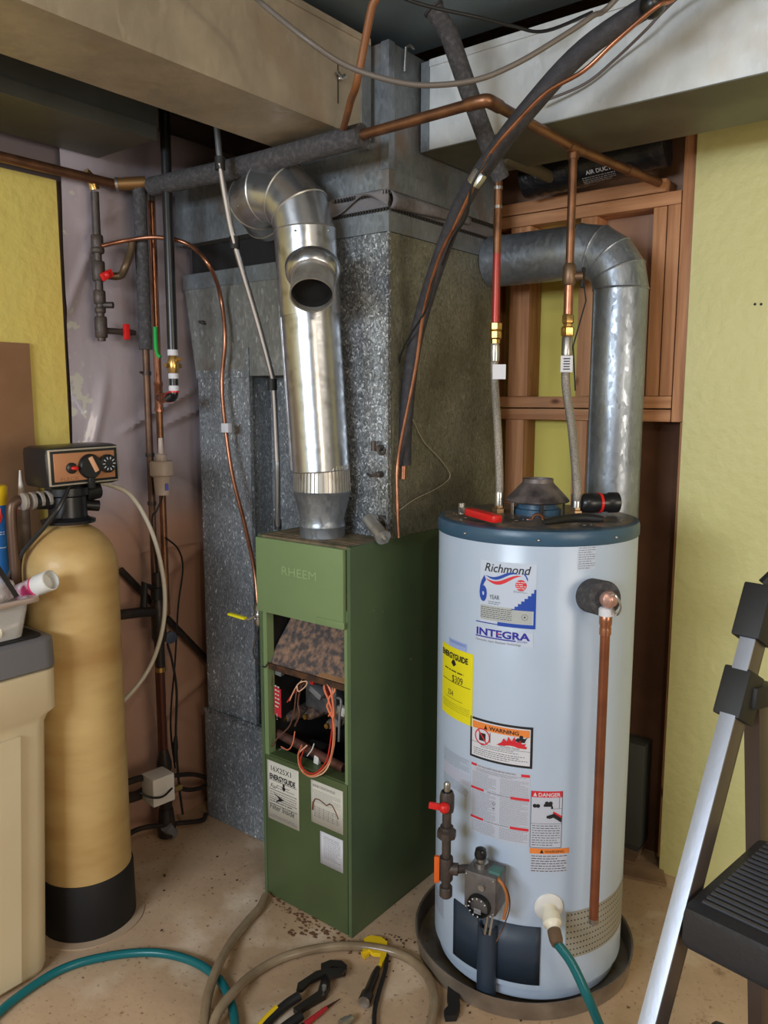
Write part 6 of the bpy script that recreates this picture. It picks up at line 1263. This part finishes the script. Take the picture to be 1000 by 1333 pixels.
tag(mb.build('rust_crumbs', mat('rust_debris', (104, 70, 48), .9)), 'rusty brown debris along the foot of the green furnace', 'debris', kind='stuff')
# boards and grey box behind the heater
gb = thing('grey_register_box', (-.93, 2.54, .001), 'dull grey metal box on the floor between the heater and the studs', 'box')
zt3 = at(840, 972, Y=2.50).z; MB().box(-1.05, ye-.075, 2.50, 2.575, zt3-.36, zt3, .004).build('box_body', mat('box_grey_shaded', (78, 80, 74), .6, .3), gb); MB().box(-1.04, ye-.085, 2.51, 2.57, .002, zt3-.36, .002).build('lower_box', mat('box_low_shaded', (60, 56, 52), .7), gb)  # both greys darkened to carry the shadow of the stud bay
for i, (P, z) in enumerate(((((800, 1118), (862, 1128), (868, 1155), (800, 1140)), .002), (((806, 1092), (842, 1100), (826, 1130), (800, 1122)), .012))):
    mb = MB(); flat(mb, P, z, z+.008); tag(mb.build('floor_board', mat('old_board', (150, 122, 94), .8, 0, c2=(124, 98, 74), ns=6)), ('thin flat board lying on the floor right of the heater', 'smaller board lying tilted on the other board behind the heater')[i], 'board')

# ================================================================ STEP LADDER
hd2 = math.radians(9); LD = V((math.sin(hd2), math.cos(hd2), 0)); LW = V((math.cos(hd2), -math.sin(hd2), 0))   # depth and width directions
def side(a, b, q0, n=None):
    n = LW if n is None else n; d = cf + CR*((a-500)/FPX) - CU*((b-666.5)/FPX); return EYE+d*((q0-EYE).dot(n)/d.dot(n))
A_ = at(984, 810, D=1.22); lad = thing('step_ladder', (A_.x+.15, A_.y, 0), 'aluminium step ladder with black ridged tread at the right edge', 'ladder')
Bq = side(856, 1300, A_); dr = (A_-Bq).normalized(); foot = A_-dr*(A_.z/dr.z); 
WID = .42; RW, RD = .026, .052
def rail(off, p, q, m, name, w=RW, d=RD, side_=0):
    mb = MB(); mb.bar(p+LW*off, q+LW*off, w, .006, LD, 0)
    return mb
def channel(name, p, q, off, w, d, m, flip=1):
    mb = MB(); ax_ = (q-p).normalized(); nrm = ax_.cross(LW).normalized()
    if nrm.dot(LD) > 0: nrm = -nrm                        # towards the front
    o = LW*off
    mb.bar(p+o, q+o, .004, w, nrm)                        # front web placeholder replaced below
    mb.bm.clear()
    M1 = frame((p+q)/2+o+nrm*(d/2), ax_, nrm); L = (q-p).length
    mb.obox(M1, L, w, .0045, .001) if 0 else None
    def slab(c, a, b, mb=mb): 
        Mx = Matrix((ax_, LW, nrm)).transposed().to_4x4(); Mx.translation = c; mb.obox(Mx, L, a, b, .0008)
    slab((p+q)/2+o+nrm*(d/2), w, .004)
    o_ = mb.build(name, m, lad)
    sd = MB(); slab((p+q)/2+o+LW*(w/2-.002)*flip, .004, d-.004, sd); slab((p+q)/2+o-LW*(w/2-.002)*flip+nrm*(d*.28), .004, d*.4, sd)
    slab((p+q)/2+o+LW*(w/2-.006)*flip-nrm*(d/2), .012, .004, sd)
    sd.build('rail_flange', LADDER_DK, lad); return o_  # dark reflection on the rail sides is put into this colour
topq = A_+dr*.0
for s_, off in ((1, 0), (-1, WID)):
    channel('front_rail', foot, A_+dr*.03, off+.003*s_, .023, .042, LADDER, s_)
C0 = side(982, 905, A_); C1 = side(986, 1320, A_); db = (C1-C0).normalized(); bf_ = C0+db*(C0.z/-db.z)
for s_, off in ((1, .004), (-1, WID-.004)):
    channel('rear_leg', bf_+LW*.0, C0+db*.0, off+.0, .024, .036, LADDER_DK, s_)
nr = dr.cross(LW).normalized()
if nr.dot(LD) > 0: nr = -nr
Mr = Matrix((dr, LW, nr)).transposed().to_4x4()
def rbox(name, c, L, w, d, m, bev=.004):
    M2 = Mr.copy(); M2.translation = c; return MB().obox(M2, L, w, d, bev).build(name, m, lad)
for off in (0, WID):
    rbox('rail_cap', A_+LW*off+dr*.012, .085, .042, .058, BLACK_M)
    rbox('clamp_plate', side(962, 905, A_)+LW*off-LD*.0, .075, .040, .062, BLACK_M)
    cc = (side(962, 905, A_)+C0)/2+LW*off+LD*.015; mb = MB(); mb.bar(side(962, 905, A_)+LW*off, C0+LW*off+LD*.03, .052, .034, (0, 0, 1), .004); mb.build('hinge_plate', BLACK_M, lad)
    mb = MB()
    for q in (side(978, 905, A_), side(992, 905, A_)): mb.sphere(q+LW*(off-.019), .005, n=8)
    mb.build('rivet', STEEL, lad)
    q = foot+LW*off; MB().obox(Matrix.Translation(q+V((0, .004, .014))), .04, .055, .027, .004).build('foot', BLACK_M, lad)
    q = bf_+LW*off; MB().obox(Matrix.Translation(q+V((0, .004, .014))), .036, .048, .027, .004).build('foot', BLACK_M, lad)
tz = side(897, 1178, A_-LD*0); tzv = tz.z
for k in range(3):
    z = tzv*(3-k)/3 if 0 else tzv-.0-k*.245
    if z < .06: break
    rp = foot+dr*(z/dr.z); fr = rp+LW*(WID/2)-LD*.035
    MM = Matrix((LW, LD, V((0, 0, 1)))).transposed().to_4x4(); MM.translation = fr+LD*.13+V((0, 0, .006))
    tr_ = MB().obox(MM, WID-.034, .26, .064, .014).build('tread', TREAD, lad)
    mb = MB()
    for i in range(17):
        M3 = MM.copy(); M3.translation = fr+LD*(.028+.0135*i)+V((0, 0, .039)); mb.obox(M3, WID-.07, .006, .004, .001)
    tag(mb.build('tread_ridge', mat('ridge_rubber', (66, 66, 72), .38), tr_), None, None, kind='stuff')
MB().tube([A_+dr*.06+LW*0, A_+dr*.10+LW*.02, A_+dr*.10+LW*(WID-.02), A_+dr*.06+LW*WID], .012, 12).build('top_handle', BLACK_M, lad)
